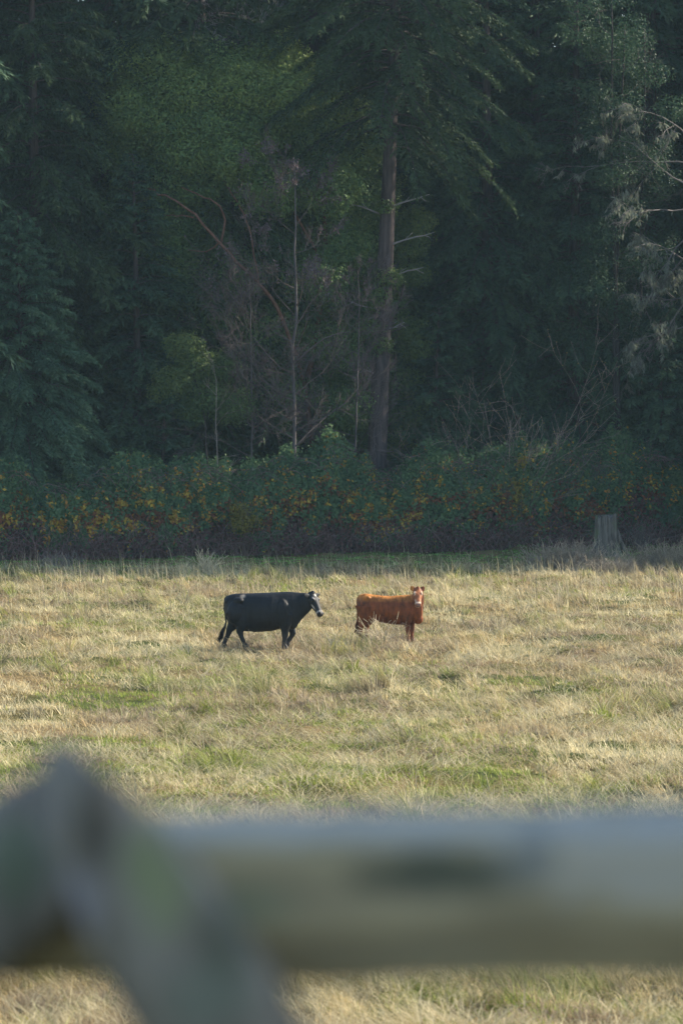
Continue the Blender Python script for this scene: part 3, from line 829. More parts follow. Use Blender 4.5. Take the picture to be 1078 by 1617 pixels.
fir(1045, 2.8, 'low young fir under the lichen hung tree at the right edge', 9.5, 2.7, 0.5, 130, 52, FIR_TEAL, GF, r0=0.12, seed=33, droop=0.38, hang=0.6)
fir(215, 6.5, 'slim dark fir in the shade between the young fir and the leaning red barked tree', 15, 3.4, .8, 170, 56, FIR_DARK, GF, r0=0.2, seed=34, droop=0.5, hang=0.6)
fir(690, 5.0, 'young dark fir low beside the bare trunk of the large fir', 9.5, 2.8, 0.5, 120, 46, FIR_DARK, GF, r0=0.12, seed=35, droop=0.4, hang=0.5)
fir(255, 3.6, 'small dark fir just left of the thin bare sapling', 6.2, 2.1, 0.4, 90, 46, FIR_DARK, GF, r0=0.09, seed=36, droop=0.4, hang=0.5)

# -- understorey: young firs in the shade, copies of one
src = fir(140, 8.5, 'young fir in the deep shade between taller trunks', 9.0, 2.8, .4, 140, 50, FIR_DARK, 'young firs in the shaded understorey', r0=.1, seed=37, droop=.4, hang=.6)
rs = np.random.RandomState(17)
for pxx in (195, 262, 318, 372, 430, 505, 560, 640, 735, 800, 850, 935, 1000, 1075, -30, -90):
    o = copy_tree(src); x, d = place(pxx + rs.randn() * 8, 8.8 + rs.rand() * 2.0); s = .75 + .75 * rs.rand()
    o.location = (x, d, tz(x, d)); o.scale = (s, s, s); o.rotation_euler = (0, 0, rs.rand() * 6.28)

# -- broad leaved trees
MAD = ((0.045, 0.100, 0.046), (0.14, 0.24, 0.085), (0.31, 0.38, 0.10))
MAPLE = ((0.045, 0.085, 0.036), (0.11, 0.18, 0.06), (0.20, 0.24, 0.065))
def broadleaf(px, off, label, name, cat, lobes_px, n, leaf, cols, limbs_px, bark, seed, group=None, r0=0.2, foot=None, depth=1.0):
    """lobes_px: (px, py, radius px, depth offset, brightness) measured on the photograph, given real depth"""
    rs = np.random.RandomState(seed); x, d = place(px, off); z0 = tz(x, d)
    root = thing(name, label, cat, (x, d, z0), group)
    m = d / F
    lobes = [(((lx - px) * m, dy, Z(ly, d) - z0), (lr * m * 1.15, lr * m * depth, lr * m * 0.85)) for lx, ly, lr, dy, b in lobes_px]
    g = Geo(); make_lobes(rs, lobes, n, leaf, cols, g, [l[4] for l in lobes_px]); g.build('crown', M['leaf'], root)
    g = Geo()
    for k, (pts_px, ra, rb) in enumerate(limbs_px):
        P = [np.array([(a - px) * m, dy, (Z(b, d) - z0) if b < 2000 else -0.2]) for a, b, dy in pts_px]
        dense = []; 
        for q in range(len(P) - 1):
            for t in np.linspace(0, 1, 5)[:-1]: dense.append(P[q] * (1 - t) + P[q + 1] * t)
        dense.append(P[-1]); dense = np.array(dense)
        sm_ = dense.copy()
        for _ in range(3): sm_[1:-1] = (sm_[:-2] + sm_[1:-1] * 2 + sm_[2:]) / 4
        sm_[1:-1] += rs.randn(len(sm_) - 2, 3) * 0.025
        tube(g, sm_, np.linspace(ra, rb, len(sm_)), 8, rough=0.1, seed=seed + k)
    g.build('trunk', M[bark], root, True)
    return root

mad_l = []
rs = np.random.RandomState(77)
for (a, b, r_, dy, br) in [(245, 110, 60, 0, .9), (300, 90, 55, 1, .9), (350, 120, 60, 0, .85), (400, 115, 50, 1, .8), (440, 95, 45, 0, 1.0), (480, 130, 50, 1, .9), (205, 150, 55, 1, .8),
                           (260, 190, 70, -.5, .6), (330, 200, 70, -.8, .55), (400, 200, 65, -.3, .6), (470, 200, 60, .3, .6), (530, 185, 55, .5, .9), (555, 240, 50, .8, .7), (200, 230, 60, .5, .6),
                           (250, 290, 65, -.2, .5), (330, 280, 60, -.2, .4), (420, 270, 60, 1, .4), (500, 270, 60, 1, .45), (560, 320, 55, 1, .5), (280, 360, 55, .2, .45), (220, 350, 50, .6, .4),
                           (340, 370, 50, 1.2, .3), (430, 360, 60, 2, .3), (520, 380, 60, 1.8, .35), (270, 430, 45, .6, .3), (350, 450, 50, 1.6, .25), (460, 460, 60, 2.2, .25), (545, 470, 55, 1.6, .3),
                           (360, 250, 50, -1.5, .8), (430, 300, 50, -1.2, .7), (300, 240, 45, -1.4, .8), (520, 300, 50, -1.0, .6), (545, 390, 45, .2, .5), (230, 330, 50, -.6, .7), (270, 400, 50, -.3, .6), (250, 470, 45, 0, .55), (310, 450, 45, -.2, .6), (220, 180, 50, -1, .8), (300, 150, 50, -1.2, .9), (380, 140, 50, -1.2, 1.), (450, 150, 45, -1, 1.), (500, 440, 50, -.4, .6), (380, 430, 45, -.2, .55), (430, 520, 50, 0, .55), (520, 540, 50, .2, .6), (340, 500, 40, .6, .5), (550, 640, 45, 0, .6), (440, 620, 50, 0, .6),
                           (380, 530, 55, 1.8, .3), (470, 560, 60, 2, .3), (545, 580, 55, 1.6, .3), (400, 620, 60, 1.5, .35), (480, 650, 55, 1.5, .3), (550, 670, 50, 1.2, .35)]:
    mad_l.append((a, b, r_, dy, br))
broadleaf(485, 5.5, 'leafy red barked tree with a forked limb leaning to the left', 'madrone_tree', 'tree', mad_l, 330000, 0.125, MAD,
          [([(500, 5000, 0), (490, 640, 0), (462, 540, -1.2), (430, 470, -2.2), (385, 425, -2.6), (345, 383, -2.8), (318, 350, -2.8), (290, 325, -2.6), (255, 312, -2.2), (235, 300, -1.8)], 0.10, 0.025),
           ([(352, 390, -2.2), (360, 350, -2.4), (348, 325, -2.3), (318, 312, -2.0), (290, 300, -1.8)], 0.05, 0.02),
           ([(352, 385, -2.2), (330, 402, -2.3), (300, 398, -2.2)], 0.03, 0.012),
           ([(410, 450, -1.5), (395, 360, -1.4), (378, 325, -1.4), (345, 270, -1.2), (325, 240, -1)], 0.045, 0.015),
           ([(310, 348, -2.2), (275, 345, -2), (250, 342, -1.6)], 0.028, 0.012),
           ([(485, 600, 0), (520, 420, .5), (500, 250, .6), (480, 130, .6)], 0.11, 0.03),
           ([(515, 430, .4), (420, 250, .6), (340, 120, .4)], 0.06, 0.02)], 'madrone_bark', 41, group=None)

broadleaf(628, 5.2, 'yellow green leafy tree close behind the bare trunk of the large fir', 'maple_tree', 'tree',
          [(585, 195, 34, .8, 1.0), (575, 240, 36, .9, .9), (600, 290, 34, .9, .7), (590, 350, 36, .8, .5), (655, 350, 30, .2, .8), (640, 385, 34, .4, .6), (650, 430, 26, .4, .6), (575, 420, 36, .9, .4),
           (610, 480, 32, .8, .4), (640, 520, 30, .3, .6), (655, 550, 26, .2, .6), (600, 560, 32, .9, .4), (630, 600, 34, .6, .4), (600, 650, 36, .9, .4), (650, 660, 36, .4, .45), (620, 700, 40, .3, .6), (592, 470, 24, -1.9, .5), (612, 440, 20, -1.9, .7), (580, 520, 22, -1.9, .4), (600, 545, 18, -1.9, .5), (606, 330, 14, -1.9, .6)],
          42000, 0.12, MAPLE, [([(632, 5000, .6), (630, 640, .6), (618, 480, .8), (612, 350, .9), (590, 210, .9)], 0.08, 0.02), ([(622, 520, .8), (640, 430, .5), (655, 355, .3)], 0.04, 0.012)], 'dark_bark', 42)
broadleaf(300, 3.0, 'small bright green leafy tree left of the bare alder', 'young_maple', 'tree',
          [(290, 545, 26, 0, .9), (310, 575, 30, .2, .7), (275, 600, 28, 0, .9), (255, 618, 20, 0, .8), (325, 620, 34, .4, .5), (350, 580, 30, .6, .4), (365, 640, 34, .5, .4), (300, 650, 28, .3, .4)],
          17000, 0.11, MAPLE, [([(330, 5000, .2), (328, 690, .2), (318, 620, .1), (295, 560, 0)], 0.05, 0.014), ([(326, 660, .2), (345, 620, .3), (355, 580, .4)], 0.03, 0.01)], 'dark_bark', 43)

def alder(px, off, top_py, label, name, r0, C, seed, limbs, spread=0.5, group=None, depth=3, lowz=4.5, wide=1.0, leaves=None, bark='alder_bark', big=False):
    rs = np.random.RandomState(seed); x, d = place(px, off); z0 = tz(x, d); h = Z(top_py, d) - z0
    root = thing(name, label, 'tree', (x, d, z0), group)
    P = trunk_curve(h, (0, 0), 0.10, 18, seed); P[1:, 0] += np.cumsum(rs.randn(17)) * .035 * r0 / .05; tt = P[:, 2] / h
    g = Geo(); tube(g, P - np.array([0, 0, .2]), r0 * (1 - tt) ** 0.7 + 0.012, 9, rough=0.1, seed=seed, c=(.115, .10, .10)); gt = g
    BIG = []
    if big: 
        for zz, sx, Lb in ((4.2, -1, 2.6), (4.5, 1, 2.3), (5.6, -1, 2.0), (6.6, -1, 3.2), (7.0, 1, 3.0), (8.4, 1, 1.8), (3.9, 1, 1.6)): BIG.append((zz, sx, Lb))
    segs = []
    for k in range(limbs):
        z = lowz + (h - lowz) * (k + rs.rand()) / limbs * 0.97; o = at_curve(P, np.array([z]))[0]
        az = rs.rand() * 6.283; el = 0.45 + 0.5 * rs.rand()
        L = wide * (0.9 + 2.6 * (1 - (z - lowz) / (h - lowz)) ** 0.8) * (0.7 + 0.5 * rs.rand())
        dd = np.array([math.cos(az), math.sin(az) * 0.8, math.tan(el) * 0.6])
        bare_branching(None, o, dd, L, r0 * 0.32 * (1 - z / h) + 0.012, depth, rs, spread, 0.06, nseg=4, kids=(4, 6), ratio=0.55, segs=segs)
    for zz, sx, Lb in BIG:
        bare_branching(None, at_curve(P, np.array([zz]))[0], np.array([sx, -.35, .75]), Lb, .04, 3, rs, .5, .02, nseg=6, kids=(3, 5), ratio=.5, segs=segs)
    segs_build(segs, 'trunk', root, C, rs, trunk=gt)
    if leaves:
        g = Geo(); n = leaves[0]
        E = np.array([s[1] for s in segs if s[1][2] > leaves[1]]); k = rs.randint(0, len(E), n)
        cl = fbm(E[k][:, 0] * 1.6, E[k][:, 2] * 1.6, 12, 2) > 0.52; q = E[k][cl]; m_ = len(q)
        kites(g, q + rs.randn(m_, 3) * .06, rs.randn(m_, 3) + np.array([0, 0, -.6]), rs.randn(m_, 3), 0.10, 0.06, np.array([[0.20, 0.15, 0.16]]) * (0.6 + .7 * rs.rand(m_))[:, None])
        o = g.build('withered_leaves', M['leaf'], root); tag(o, 'dull mauve withered leaves')
    return root
alder(466, 2.2, 240, 'bare alder with a straight pale trunk and fine purple grey twigs', 'alder_tree', 0.075, (0.125, 0.098, 0.088), 51, 17, leaves=(5200, 9.5), lowz=3.6, big=True)
alder(560, 3.0, 420, 'slender bare grey tree just left of the large fir trunk', 'alder_tree', 0.032, (0.13, 0.10, 0.10), 52, 20, lowz=3.2, wide=0.7)
alder(395, 2.6, 430, 'short bare twiggy tree left of the straight pale alder', 'alder_tree', 0.032, (0.12, 0.09, 0.085), 53, 18, lowz=3.4, wide=0.7)
# thin bare sapling
rs = np.random.RandomState(8); x, d = place(346, 1.8); z0 = tz(x, d)
r_ = thing('sapling', 'thin bare sapling standing alone against the dark gap', 'tree', (x, d, z0))
g = Geo(); pts, rad = wig((0, 0, 0), (-.1, 0, Z(600, d) - z0), .035, .010, 12, rs, .03); tube(g, pts, rad, 6, c=(.24, .20, .17)); gt = g
segs = []
for k in range(9): bare_branching(None, pts[4 + k % 8], (rs.randn(), rs.randn() * .5, .3), 0.8, .010, 1, rs, .5, .05, segs=segs)
segs_build(segs, 'trunk', r_, (.30, .25, .20), rs, .005, trunk=gt)
# bare shrub on the right
def bare_shrub(px, off, hh, label, seed, C, stems=13, fan=0.55, leafcol=(.30, .26, .08), nl=240, name='bare_shrub', group='leafless shrubs in front of the trees', depth=2):
    rs = np.random.RandomState(seed); x, d = place(px, off); r_ = thing(name, label, 'shrub', (x, d, tz(x, d)), group)
    segs = []
    for k in range(stems):
        bare_branching(None, (rs.randn() * .15, rs.randn() * .15, -.05), (rs.randn() * fan, rs.randn() * fan * .7, 1.2), hh * (.6 + .4 * rs.rand()), .022, depth, rs, .5, .03, nseg=5, kids=(4, 6), ratio=.42, segs=segs)
    segs_build(segs, 'stems', r_, C, rs, .006)
    if nl:
        E = np.array([s[1] for s in segs]); q = E[rs.randint(0, len(E), nl)]; g = Geo()
        kites(g, q, rs.randn(nl, 3), rs.randn(nl, 3), .07, .045, np.array([leafcol]) * (.6 + .8 * rs.rand(nl))[:, None]); g.build('leaves', M['leaf'], r_)
    return r_
bare_shrub(802, 1.2, 7.0, 'large leafless shrub with pale brown twigs above the brambles', 61, (.34, .26, .21), nl=420)
bare_shrub(722, 1.5, 4.6, 'low leafless shrub beside the small dark fir', 62, (.14, .11, .10), stems=9)
bare_shrub(905, 1.6, 4.4, 'low leafless shrub behind the grey stump', 63, (.13, .11, .10), stems=8, nl=120)

# lichen hung tree at the right
def lichen_tree():
    rs = np.random.RandomState(71); px = 1085; x, d = place(px, 1.8); z0 = tz(x, d); m = d / F
    root = thing('lichen_tree', 'old bare tree draped in pale grey lichen at the right edge', 'tree', (x, d, z0))
    g = Geo(); P, rad = wig((0.4, .6, -.3), (0.6, .4, 17), .22, .06, 14, rs, .12); tube(g, P, rad, 10, rough=.2, seed=3, c=(.09, .08, .07)); gt = g
    segs = []
    for (ax, ay, bx, by) in [(1100, 260, 930, 190), (1100, 330, 975, 330), (1110, 300, 960, 260), (1095, 420, 985, 395), (1100, 470, 1000, 470), (1100, 380, 1010, 520), (1110, 350, 1020, 430), (1110, 440, 1030, 560), (1100, 230, 1000, 160), (1110, 500, 1010, 560)]:
        p0 = np.array([(ax - px) * m, .5, Z(ay, d) - z0]); p1 = np.array([(bx - px) * m, -.5 - rs.rand(), Z(by, d) - z0])
        bare_branching(None, p0, p1 - p0, np.linalg.norm(p1 - p0), .05, 3, rs, .42, -.03, nseg=6, kids=(4, 6), ratio=.42, segs=segs)
    segs_build(segs, 'trunk', root, (.22, .20, .19), rs, .007, trunk=gt)
    E = np.array([s[1] for s in segs]); n = 9000; q = E[rs.randint(0, len(E), n)]
    keep = fbm(q[:, 0] * 1.3 + 4, q[:, 2] * 1.3, 19, 2) > .48; q = q[keep]; n = len(q); g = Geo()
    kites(g, q, rs.randn(n, 3) * .35 + np.array([0, 0, -1.0]), rs.randn(n, 3), .14 + .16 * rs.rand(n), .035 + .03 * rs.rand(n), np.array([[.30, .33, .25]]) * (.55 + .6 * rs.rand(n))[:, None])
    g.build('lichen', M['lichen'], root)
lichen_tree()
# group of thin dark trunks on the right
for k, (pxx, off, lab, hh, rr) in enumerate([(962, 3.4, 'left of three thin dark trunks side by side under the lichen', 20, .10), (982, 3.0, 'middle of three thin dark trunks side by side under the lichen', 21, .12), (1003, 3.8, 'right of three thin dark trunks side by side under the lichen', 20, .09)]):
    rs = np.random.RandomState(80 + k); x, d = place(pxx, off); r_ = thing('slender_tree', lab, 'tree', (x, d, tz(x, d)), 'three thin dark trunks on the right')
    g = Geo(); P, rad = wig((0, 0, -.2), (.3 * rs.randn(), 0, hh), rr, .03, 16, rs, .07); tube(g, P, rad, 9, rough=.2, seed=k, c=(.045, .04, .038)); gt = g
    lob = [((P[i][0] + rs.randn() * .9, rs.randn() * .7, P[i][2] + rs.randn() * .4), (.8, .8, .55)) for i in list(range(5, 16)) * 2]
    g = Geo(); make_lobes(rs, lob, 13000, .10, FIR_DARK, g); g.build('crown', M['leaf'], r_)
    segs = []
    for i in range(5, 15): bare_branching(None, P[i], (rs.randn(), rs.randn(), .3), 1.5, .02, 2, rs, .5, 0, kids=(2, 4), segs=segs)
    segs_build(segs, 'trunk', r_, (.14, .12, .11), rs, trunk=gt)

# -- the deeper forest: copies of three conifers standing in rows behind
protos = []
for k, (h_, rad_, base_, cols_) in enumerate([(37, 5.4, 1.0, FIR_DARK), (35, 5.0, 2.0, FIR_OLIVE), (39, 5.6, 1.2, FIR_DARK)]):
    r_ = thing('fir_tree', 'dark fir deep in the shaded forest behind the front trees', 'tree', (0, 0, 0), 'firs deep in the forest')
    make_conifer(r_, h_, rad_, base_, 260, 44, cols_, r0=.33, seed=90 + k, droop=.45, hang=.8, size=1.35, top_pow=.6); protos.append(r_)
rs = np.random.RandomState(99); spots = []
for row, (off, step) in enumerate([(12.0, 4.3), (16.5, 4.4), (22, 5.2), (30, 6.0)]):
    xx = -24 - row * 2
    while xx < (66 if row < 2 else 70):
        px = 539 + xx / (155 + off) * F
        spots.append((xx + rs.randn() * .7, float(dfront(px)) + off + rs.randn() * 1.0)); xx += step * (1 if abs(xx) < 20 else 1.35)
for xx in np.arange(19, 66, 4.5): spots.append((xx, 158.0 + rs.randn() * .8))       # forest edge going on past the right of the frame
for xx in np.arange(21, 68, 5.0): spots.append((xx, 164 + rs.randn() * .8))
for xx in np.arange(-42, -16, 5.0): spots.append((xx, 152 + rs.randn() * .8))
for i, (xx, dd) in enumerate(spots):
    o = protos[i] if i < 3 else copy_tree(protos[rs.randint(3)])
    o.location = (xx, dd, tz(xx, dd)); s = .88 + .25 * rs.rand(); o.scale = (s, s, s); o.rotation_euler = (0, 0, rs.rand() * 6.28)

# pale bare trees seen high through the gap, top left of centre
for k, (pxx, lab) in enumerate([(352, 'left of two pale bare trunks high behind the leafy crowns'), (385, 'right of two pale bare trunks high behind the leafy crowns')]):
    alder(pxx, 8.2, -60, lab, 'alder_tree', .13, (.30, .28, .28), 120 + k, 14, lowz=16, wide=.6, group='pale bare trunks high in the forest', depth=2)

# ------------------------------------------------------------------ bramble thicket
BR_G = ((0.040, 0.085, 0.042), (0.10, 0.19, 0.08), (0.20, 0.30, 0.12))
def thicket_top(px):
    return 3.0 + 1.15 * (fbm(px / 75.0, px * 0 + 2, 33, 5) - 0.5) * 2 * 1.0 + .35 * (fbm(px / 9.0, px * 0 + 7, 35, 2) - .5) + 0.95 * sm(640, 820, px) + 0.65 * np.exp(-((px - 465) / 85.0) ** 2) + .35 * np.exp(-((px - 300) / 50.) ** 2)
def build_thicket():
    rs = np.random.RandomState(6); g = Geo()
    n = 185000
    px = -220 + rs.rand(n) * 1560; top = thicket_top(px)
    # cross-section: a rounded bank; t=0 foot of the front face, t=1 back of the top
    t = rs.rand(n) ** 0.9; ang = t * math.pi * 0.62
    bulge = 0.85 * (fbm(px / 34.0, t * 3.5, 71, 5) - 0.5) * 2
    rad = 1 - 0.32 * rs.rand(n) ** 2
    prof_y = (1 - np.cos(ang)) * 2.2; prof_z = np.sin(np.minimum(ang, 1.75)) ** 0.75 * top
    y = dfront(px) + 0.2 + prof_y + (1 - rad) * 1.8 - bulge * 0.9 * np.cos(ang * .6)
    z = np.clip(prof_z * (0.93 + 0.07 * rad) + bulge * 0.30 * np.sin(ang) + rs.randn(n) * .06 + .45 * rs.rand(n) ** 9, 0.03, 9)
    x = X(px, y)
    N = np.stack([rs.randn(n) * .4, -np.cos(ang * .8) + rs.randn(n) * .4, .55 + rs.randn(n) * .4], 1)
    D = np.cross(N, rs.randn(n, 3)) + np.array([[0, 0, -.4]])
    dark, mid, light = [np.array(c) for c in BR_G]
    tt = np.clip(.5 * fbm(px / 18.0, z * 2.4, 3, 3) + .6 * rs.rand(n) - .05, 0, 1)[:, None]
    C = np.where(tt < .5, dark + (mid - dark) * tt * 2, mid + (light - mid) * (tt * 2 - 1))
    zr = z / top
    # autumn colours sit in clusters on the middle of the face
    yel = sm(.50, .68, fbm(px / 11.0 + 5, z * 3.6, 123, 3)) * np.exp(-((zr - .56) / .34) ** 2) * (.55 + .9 * sm(.4, .6, fbm(px / 120.0, z * 0, 5, 2)))
    red = sm(.47, .64, fbm(px / 22.0 + 50, z * 2.0, 223, 3)) * np.exp(-((zr - .42) / .22) ** 2)
    u = rs.rand(n)
    C = np.where((u < yel * .85)[:, None], np.array([[.58, .40, .06]]) * (.55 + .75 * rs.rand(n))[:, None] * np.where(rs.rand(n) < .3, .7, 1.0)[:, None] * np.array([[1, 1, 1]]) * (1 - (rs.rand(n) < .3)[:, None] * np.array([[0, .35, .2]])), C)
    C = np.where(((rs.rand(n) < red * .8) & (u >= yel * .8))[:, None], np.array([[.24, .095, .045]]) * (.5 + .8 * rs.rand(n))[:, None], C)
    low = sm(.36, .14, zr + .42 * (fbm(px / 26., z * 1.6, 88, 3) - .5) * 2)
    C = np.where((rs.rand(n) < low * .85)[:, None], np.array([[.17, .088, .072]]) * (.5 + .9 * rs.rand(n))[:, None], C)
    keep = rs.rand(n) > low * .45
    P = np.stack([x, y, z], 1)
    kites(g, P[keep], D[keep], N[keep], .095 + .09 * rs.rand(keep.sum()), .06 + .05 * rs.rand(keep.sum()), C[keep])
    P[:, 2] += 0
    o = g.build('bramble_thicket', M['leaf'])
    tag(o, 'long bramble thicket with green, yellow and dark red leaves below the trees', 'bramble', kind='stuff')
    # canes: dark twiggy underside and arching tops
    segs = []; rs = np.random.RandomState(7)
    for k in range(2600):
        px = -150 + rs.rand() * 1400; d = float(dfront(px)) - .15 + rs.rand() * 1.6; x = X(px, d)
        p = np.array([x, d, 0.0]); dv = np.array([rs.randn() * .5, -.25 + rs.randn() * .3, 1.0]); L = .7 + 1.1 * rs.rand()
        r = .006 + .006 * rs.rand()
        for q in range(4):
            dv = dv + np.array([rs.randn() * .22, -.05, -.22 * q * rs.rand()]); dv /= np.linalg.norm(dv)
            e = p + dv * L / 4 ; segs.append((p, e, r, r * .8)); p = e
    for k in range(420):
        px = -100 + rs.rand() * 1300; d = float(dfront(px)) + .6 + rs.rand() * 2; x = X(px, d)
        p = np.array([x, d, float(thicket_top(np.array([px]))[0]) * .8]); dv = np.array([rs.randn() * .5, -.2, 1.0])
        for q in range(6):
            dv = dv + np.array([rs.randn() * .15, -.08, -.32]); dv /= np.linalg.norm(dv)
            e = p + dv * .26; segs.append((p, e, .009, .008)); p = e
    P0 = np.array([s[0] for s in segs]); P1 = np.array([s[1] for s in segs]); g = Geo()
    c = np.array([[.22, .14, .13]]) * (.5 + 1.1 * rs.rand(len(segs)))[:, None]
    prisms(g, P0, P1, np.array([s[2] for s in segs]), np.array([s[3] for s in segs]), c, 3)
    o = g.build('bramble_canes', M['twig'])
    tag(o, 'tangled dark bramble canes at the foot of the thicket', 'bramble canes', kind='stuff')
build_thicket()

def leafy_shrub(px, off, w_, h_, label, seed, cols, n=5000, leaf=.12, name='yellow_leaved_shrub', zb=.8, group=None):
    rs = np.random.RandomState(seed); x, d = place(px, off); r_ = thing(name, label, 'shrub', (x, d, tz(x, d)), group)
    lob = [((rs.randn() * w_ * .4, rs.randn() * .3, zb + (h_ - zb) * rs.rand()), (.28 * w_ + .12, .35, .3)) for k in range(12)]
    g = Geo(); make_lobes(rs, lob, n, leaf, cols, g, fill=.8); g.build('leaves', M['leaf'], r_)
    segs = []
    for k in range(8): bare_branching(None, (rs.randn() * .1, rs.randn() * .1, 0), (rs.randn() * .3, rs.randn() * .2, 1), h_ * .9, .018, 1, rs, .4, .02, segs=segs)
    segs_build(segs, 'stems', r_, (.14, .10, .08), rs)
YEL = ((.10, .12, .03), (.28, .24, .045), (.50, .36, .06)); 
leafy_shrub(822, .5, .55, 3.3, 'tall narrow shrub with bright yellow leaves in the bramble bank', 131, YEL, 1500, .13)
leafy_shrub(385, -.1, .9, 1.9, 'yellowish shrub in the brambles behind the black cow', 132, YEL, 1300, .11, zb=1.1)

# ------------------------------------------------------------------ stumps and dry weeds
def stump(px, py, wid, hgt, label, mat, seed, name='tree_stump', root_flare=.5, jag=.16, lean=.0):
    rs = np.random.RandomState(seed); d = dist(py); x = X(px, d); z0 = tz(x, d)
    r_ = thing(name, label, 'stump', (x, d, z0 - .05))
    k = 64; rows = 22; V = []
    fl = 0.10 * np.sin(np.arange(k) / k * 6.283 * 9 + rs.rand() * 6) + .07 * rs.randn(k)
    fl = (fl + np.roll(fl, 1)) / 2
    top = hgt * (1 + jag * (fbm(np.arange(k) / 5.0, np.zeros(k), seed, 2) - .6))
    fa = np.array([3.6, 5.4, 4.6, 1.0]); 
    for i in range(rows):
        t = i / (rows - 1)
        for j in range(k):
            a = j / k * 6.283
            r = wid / 2 * (.88 + .10 * (1 - t) + root_flare * math.exp(-t * 6) * (0.35 + .9 * max(math.cos((a - 6.0) * 1.0), 0) ** 4 + .5 * max(math.cos(a - 4.0), 0) ** 8 + .5 * max(math.cos(a - 2.9), 0) ** 8)) * (1 + fl[j] * (1.1 - .4 * t))
            V.append((math.cos(a) * r + lean * t * hgt, math.sin(a) * r * .9, t * top[j]))
    # broken, hollow top
    for j in range(k):
        a = j / k * 6.283; r = wid / 2 * .70; V.append((math.cos(a) * r + lean * hgt, math.sin(a) * r * .9, top[j] - .03 - .05 * rs.rand()))
    V.append((lean * hgt, 0, hgt * .80))
    f4 = [[i * k + j, i * k + (j + 1) % k, (i + 1) * k + (j + 1) % k, (i + 1) * k + j] for i in range(rows) for j in range(k)]
    f3 = [[rows * k + j, rows * k + (j + 1) % k, (rows + 1) * k] for j in range(k)]
    g = Geo(); g.add(V, f4=f4, f3=f3); g.build('trunk', M[mat], r_)
    return r_
s = stump(955, 880, .84, 1.52, 'weathered grey tree stump with a split mossy top at the forest edge', 'stump', 3, jag=.24)
g = Geo(); tube(g, [(.78, -.05, -.02), (.66, -.04, .3), (.52, -.02, .68), (.42, .0, 1.0)], [.10, .085, .07, .045], 8, rough=.5, seed=2)
g.build('leaning_slab', M['stump'], s)
stump(511, 871, .46, 1.25, 'small rotten reddish stump half hidden by the brambles', 'snag', 7, root_flare=.3, jag=.3)

def weed_clump(px, py, w_, h_, label, seed, C, n=420, arch=1.0, name='dry_weed_clump', group='clumps of dead weeds near the thicket', wd=.010, up=0.35):
    rs = np.random.RandomState(seed); d = dist(py); x = X(px, d); r_ = thing(name, label, 'weeds', (x, d, tz(x, d)), group)
    segs = []
    for k in range(n):
        p = np.array([rs.randn() * w_ * (.42 if n > 100 else .07), rs.randn() * (.35 if n > 100 else .05), 0.]); dv = np.array([rs.randn() * up, rs.randn() * up, 1.0]); L = h_ * (.45 + .6 * rs.rand())
        for q in range(5):
            dv = dv + np.array([rs.randn() * .16, rs.randn() * .1, -.11 * q * arch * rs.rand()]); dv /= np.linalg.norm(dv)
            e = p + dv * L / 5; segs.append((p, e, wd * (1 - q * .15), wd * (1 - (q + 1) * .15))); 
            if q > 0 and rs.rand() < .6:
                f = e + (dv + rs.randn(3) * .6) * L * .14; segs.append((e, f, wd * .6, wd * .4))
            p = e
    P0 = np.array([s[0] for s in segs]); P1 = np.array([s[1] for s in segs]); g = Geo()
    prisms(g, P0, P1, np.array([s[2] for s in segs]), np.array([s[3] for s in segs]), np.array([C]) * (.55 + .8 * rs.rand(len(segs)))[:, None], 3)
    g.build('stems', M['grass'], r_); return r_
WG = (.46, .385, .29)
weed_clump(895, 908, 1.5, 1.0, 'grey purple dead weed clump left in front of the grey stump', 141, WG, 900)
weed_clump(960, 912, 1.2, .75, 'low dead weed clump right in front of the grey stump', 142, WG, 600)
weed_clump(1055, 905, 1.6, 1.05, 'dead weed clump at the right edge in front of the thicket', 143, (.44, .37, .27), 800)
weed_clump(328, 912, .45, 1.0, 'spiky pale weed clump behind the black cow', 144, (.72, .64, .44), 46, arch=.4, wd=.017, up=.5)
weed_clump(640, 912, .25, .6, 'yellowish grass tuft above the calf', 145, (.55, .45, .24), 70, arch=.3, wd=.012)
weed_clump(95, 893, .9, .7, 'faded weed clump in the shade at the left', 146, (.30, .26, .23), 120)
weed_clump(1010, 872, .5, 1.5, 'upright dead weed stalks just right of the grey stump', 147, (.24, .20, .18), 60)
weed_clump(603, 1023, .75, .80, 'pale grass stalks standing in front of the calf', 148, (.74, .63, .44), 60, arch=.3, wd=.008, name='grass_tuft', group='grass tufts beside the cattle', up=.55)
weed_clump(392, 1027, .5, .50, 'pale grass stalks in front of the black cow', 149, (.56, .46, .34), 22, arch=.3, wd=.007, name='grass_tuft', group='grass tufts beside the cattle', up=.5)
# arching pale dead canes beside the stump
rs = np.random.RandomState(15); d = dist(893); x = X(900, d); r_ = thing('arching_cane', 'pale dead cane arching over beside the grey stump', 'cane', (x, d, tz(x, d)))
g = Geo()
a = np.linspace(0, math.pi * .85, 12); tube(g, np.stack([-.5 + .55 * (1 - np.cos(a)) + .04 * np.sin(a * 5), 0 * a, .62 * np.sin(a) ** .8], 1), np.linspace(.014, .006, 12), 6, c=(.42, .36, .31))
g.build('stem', M['twig'], r_)

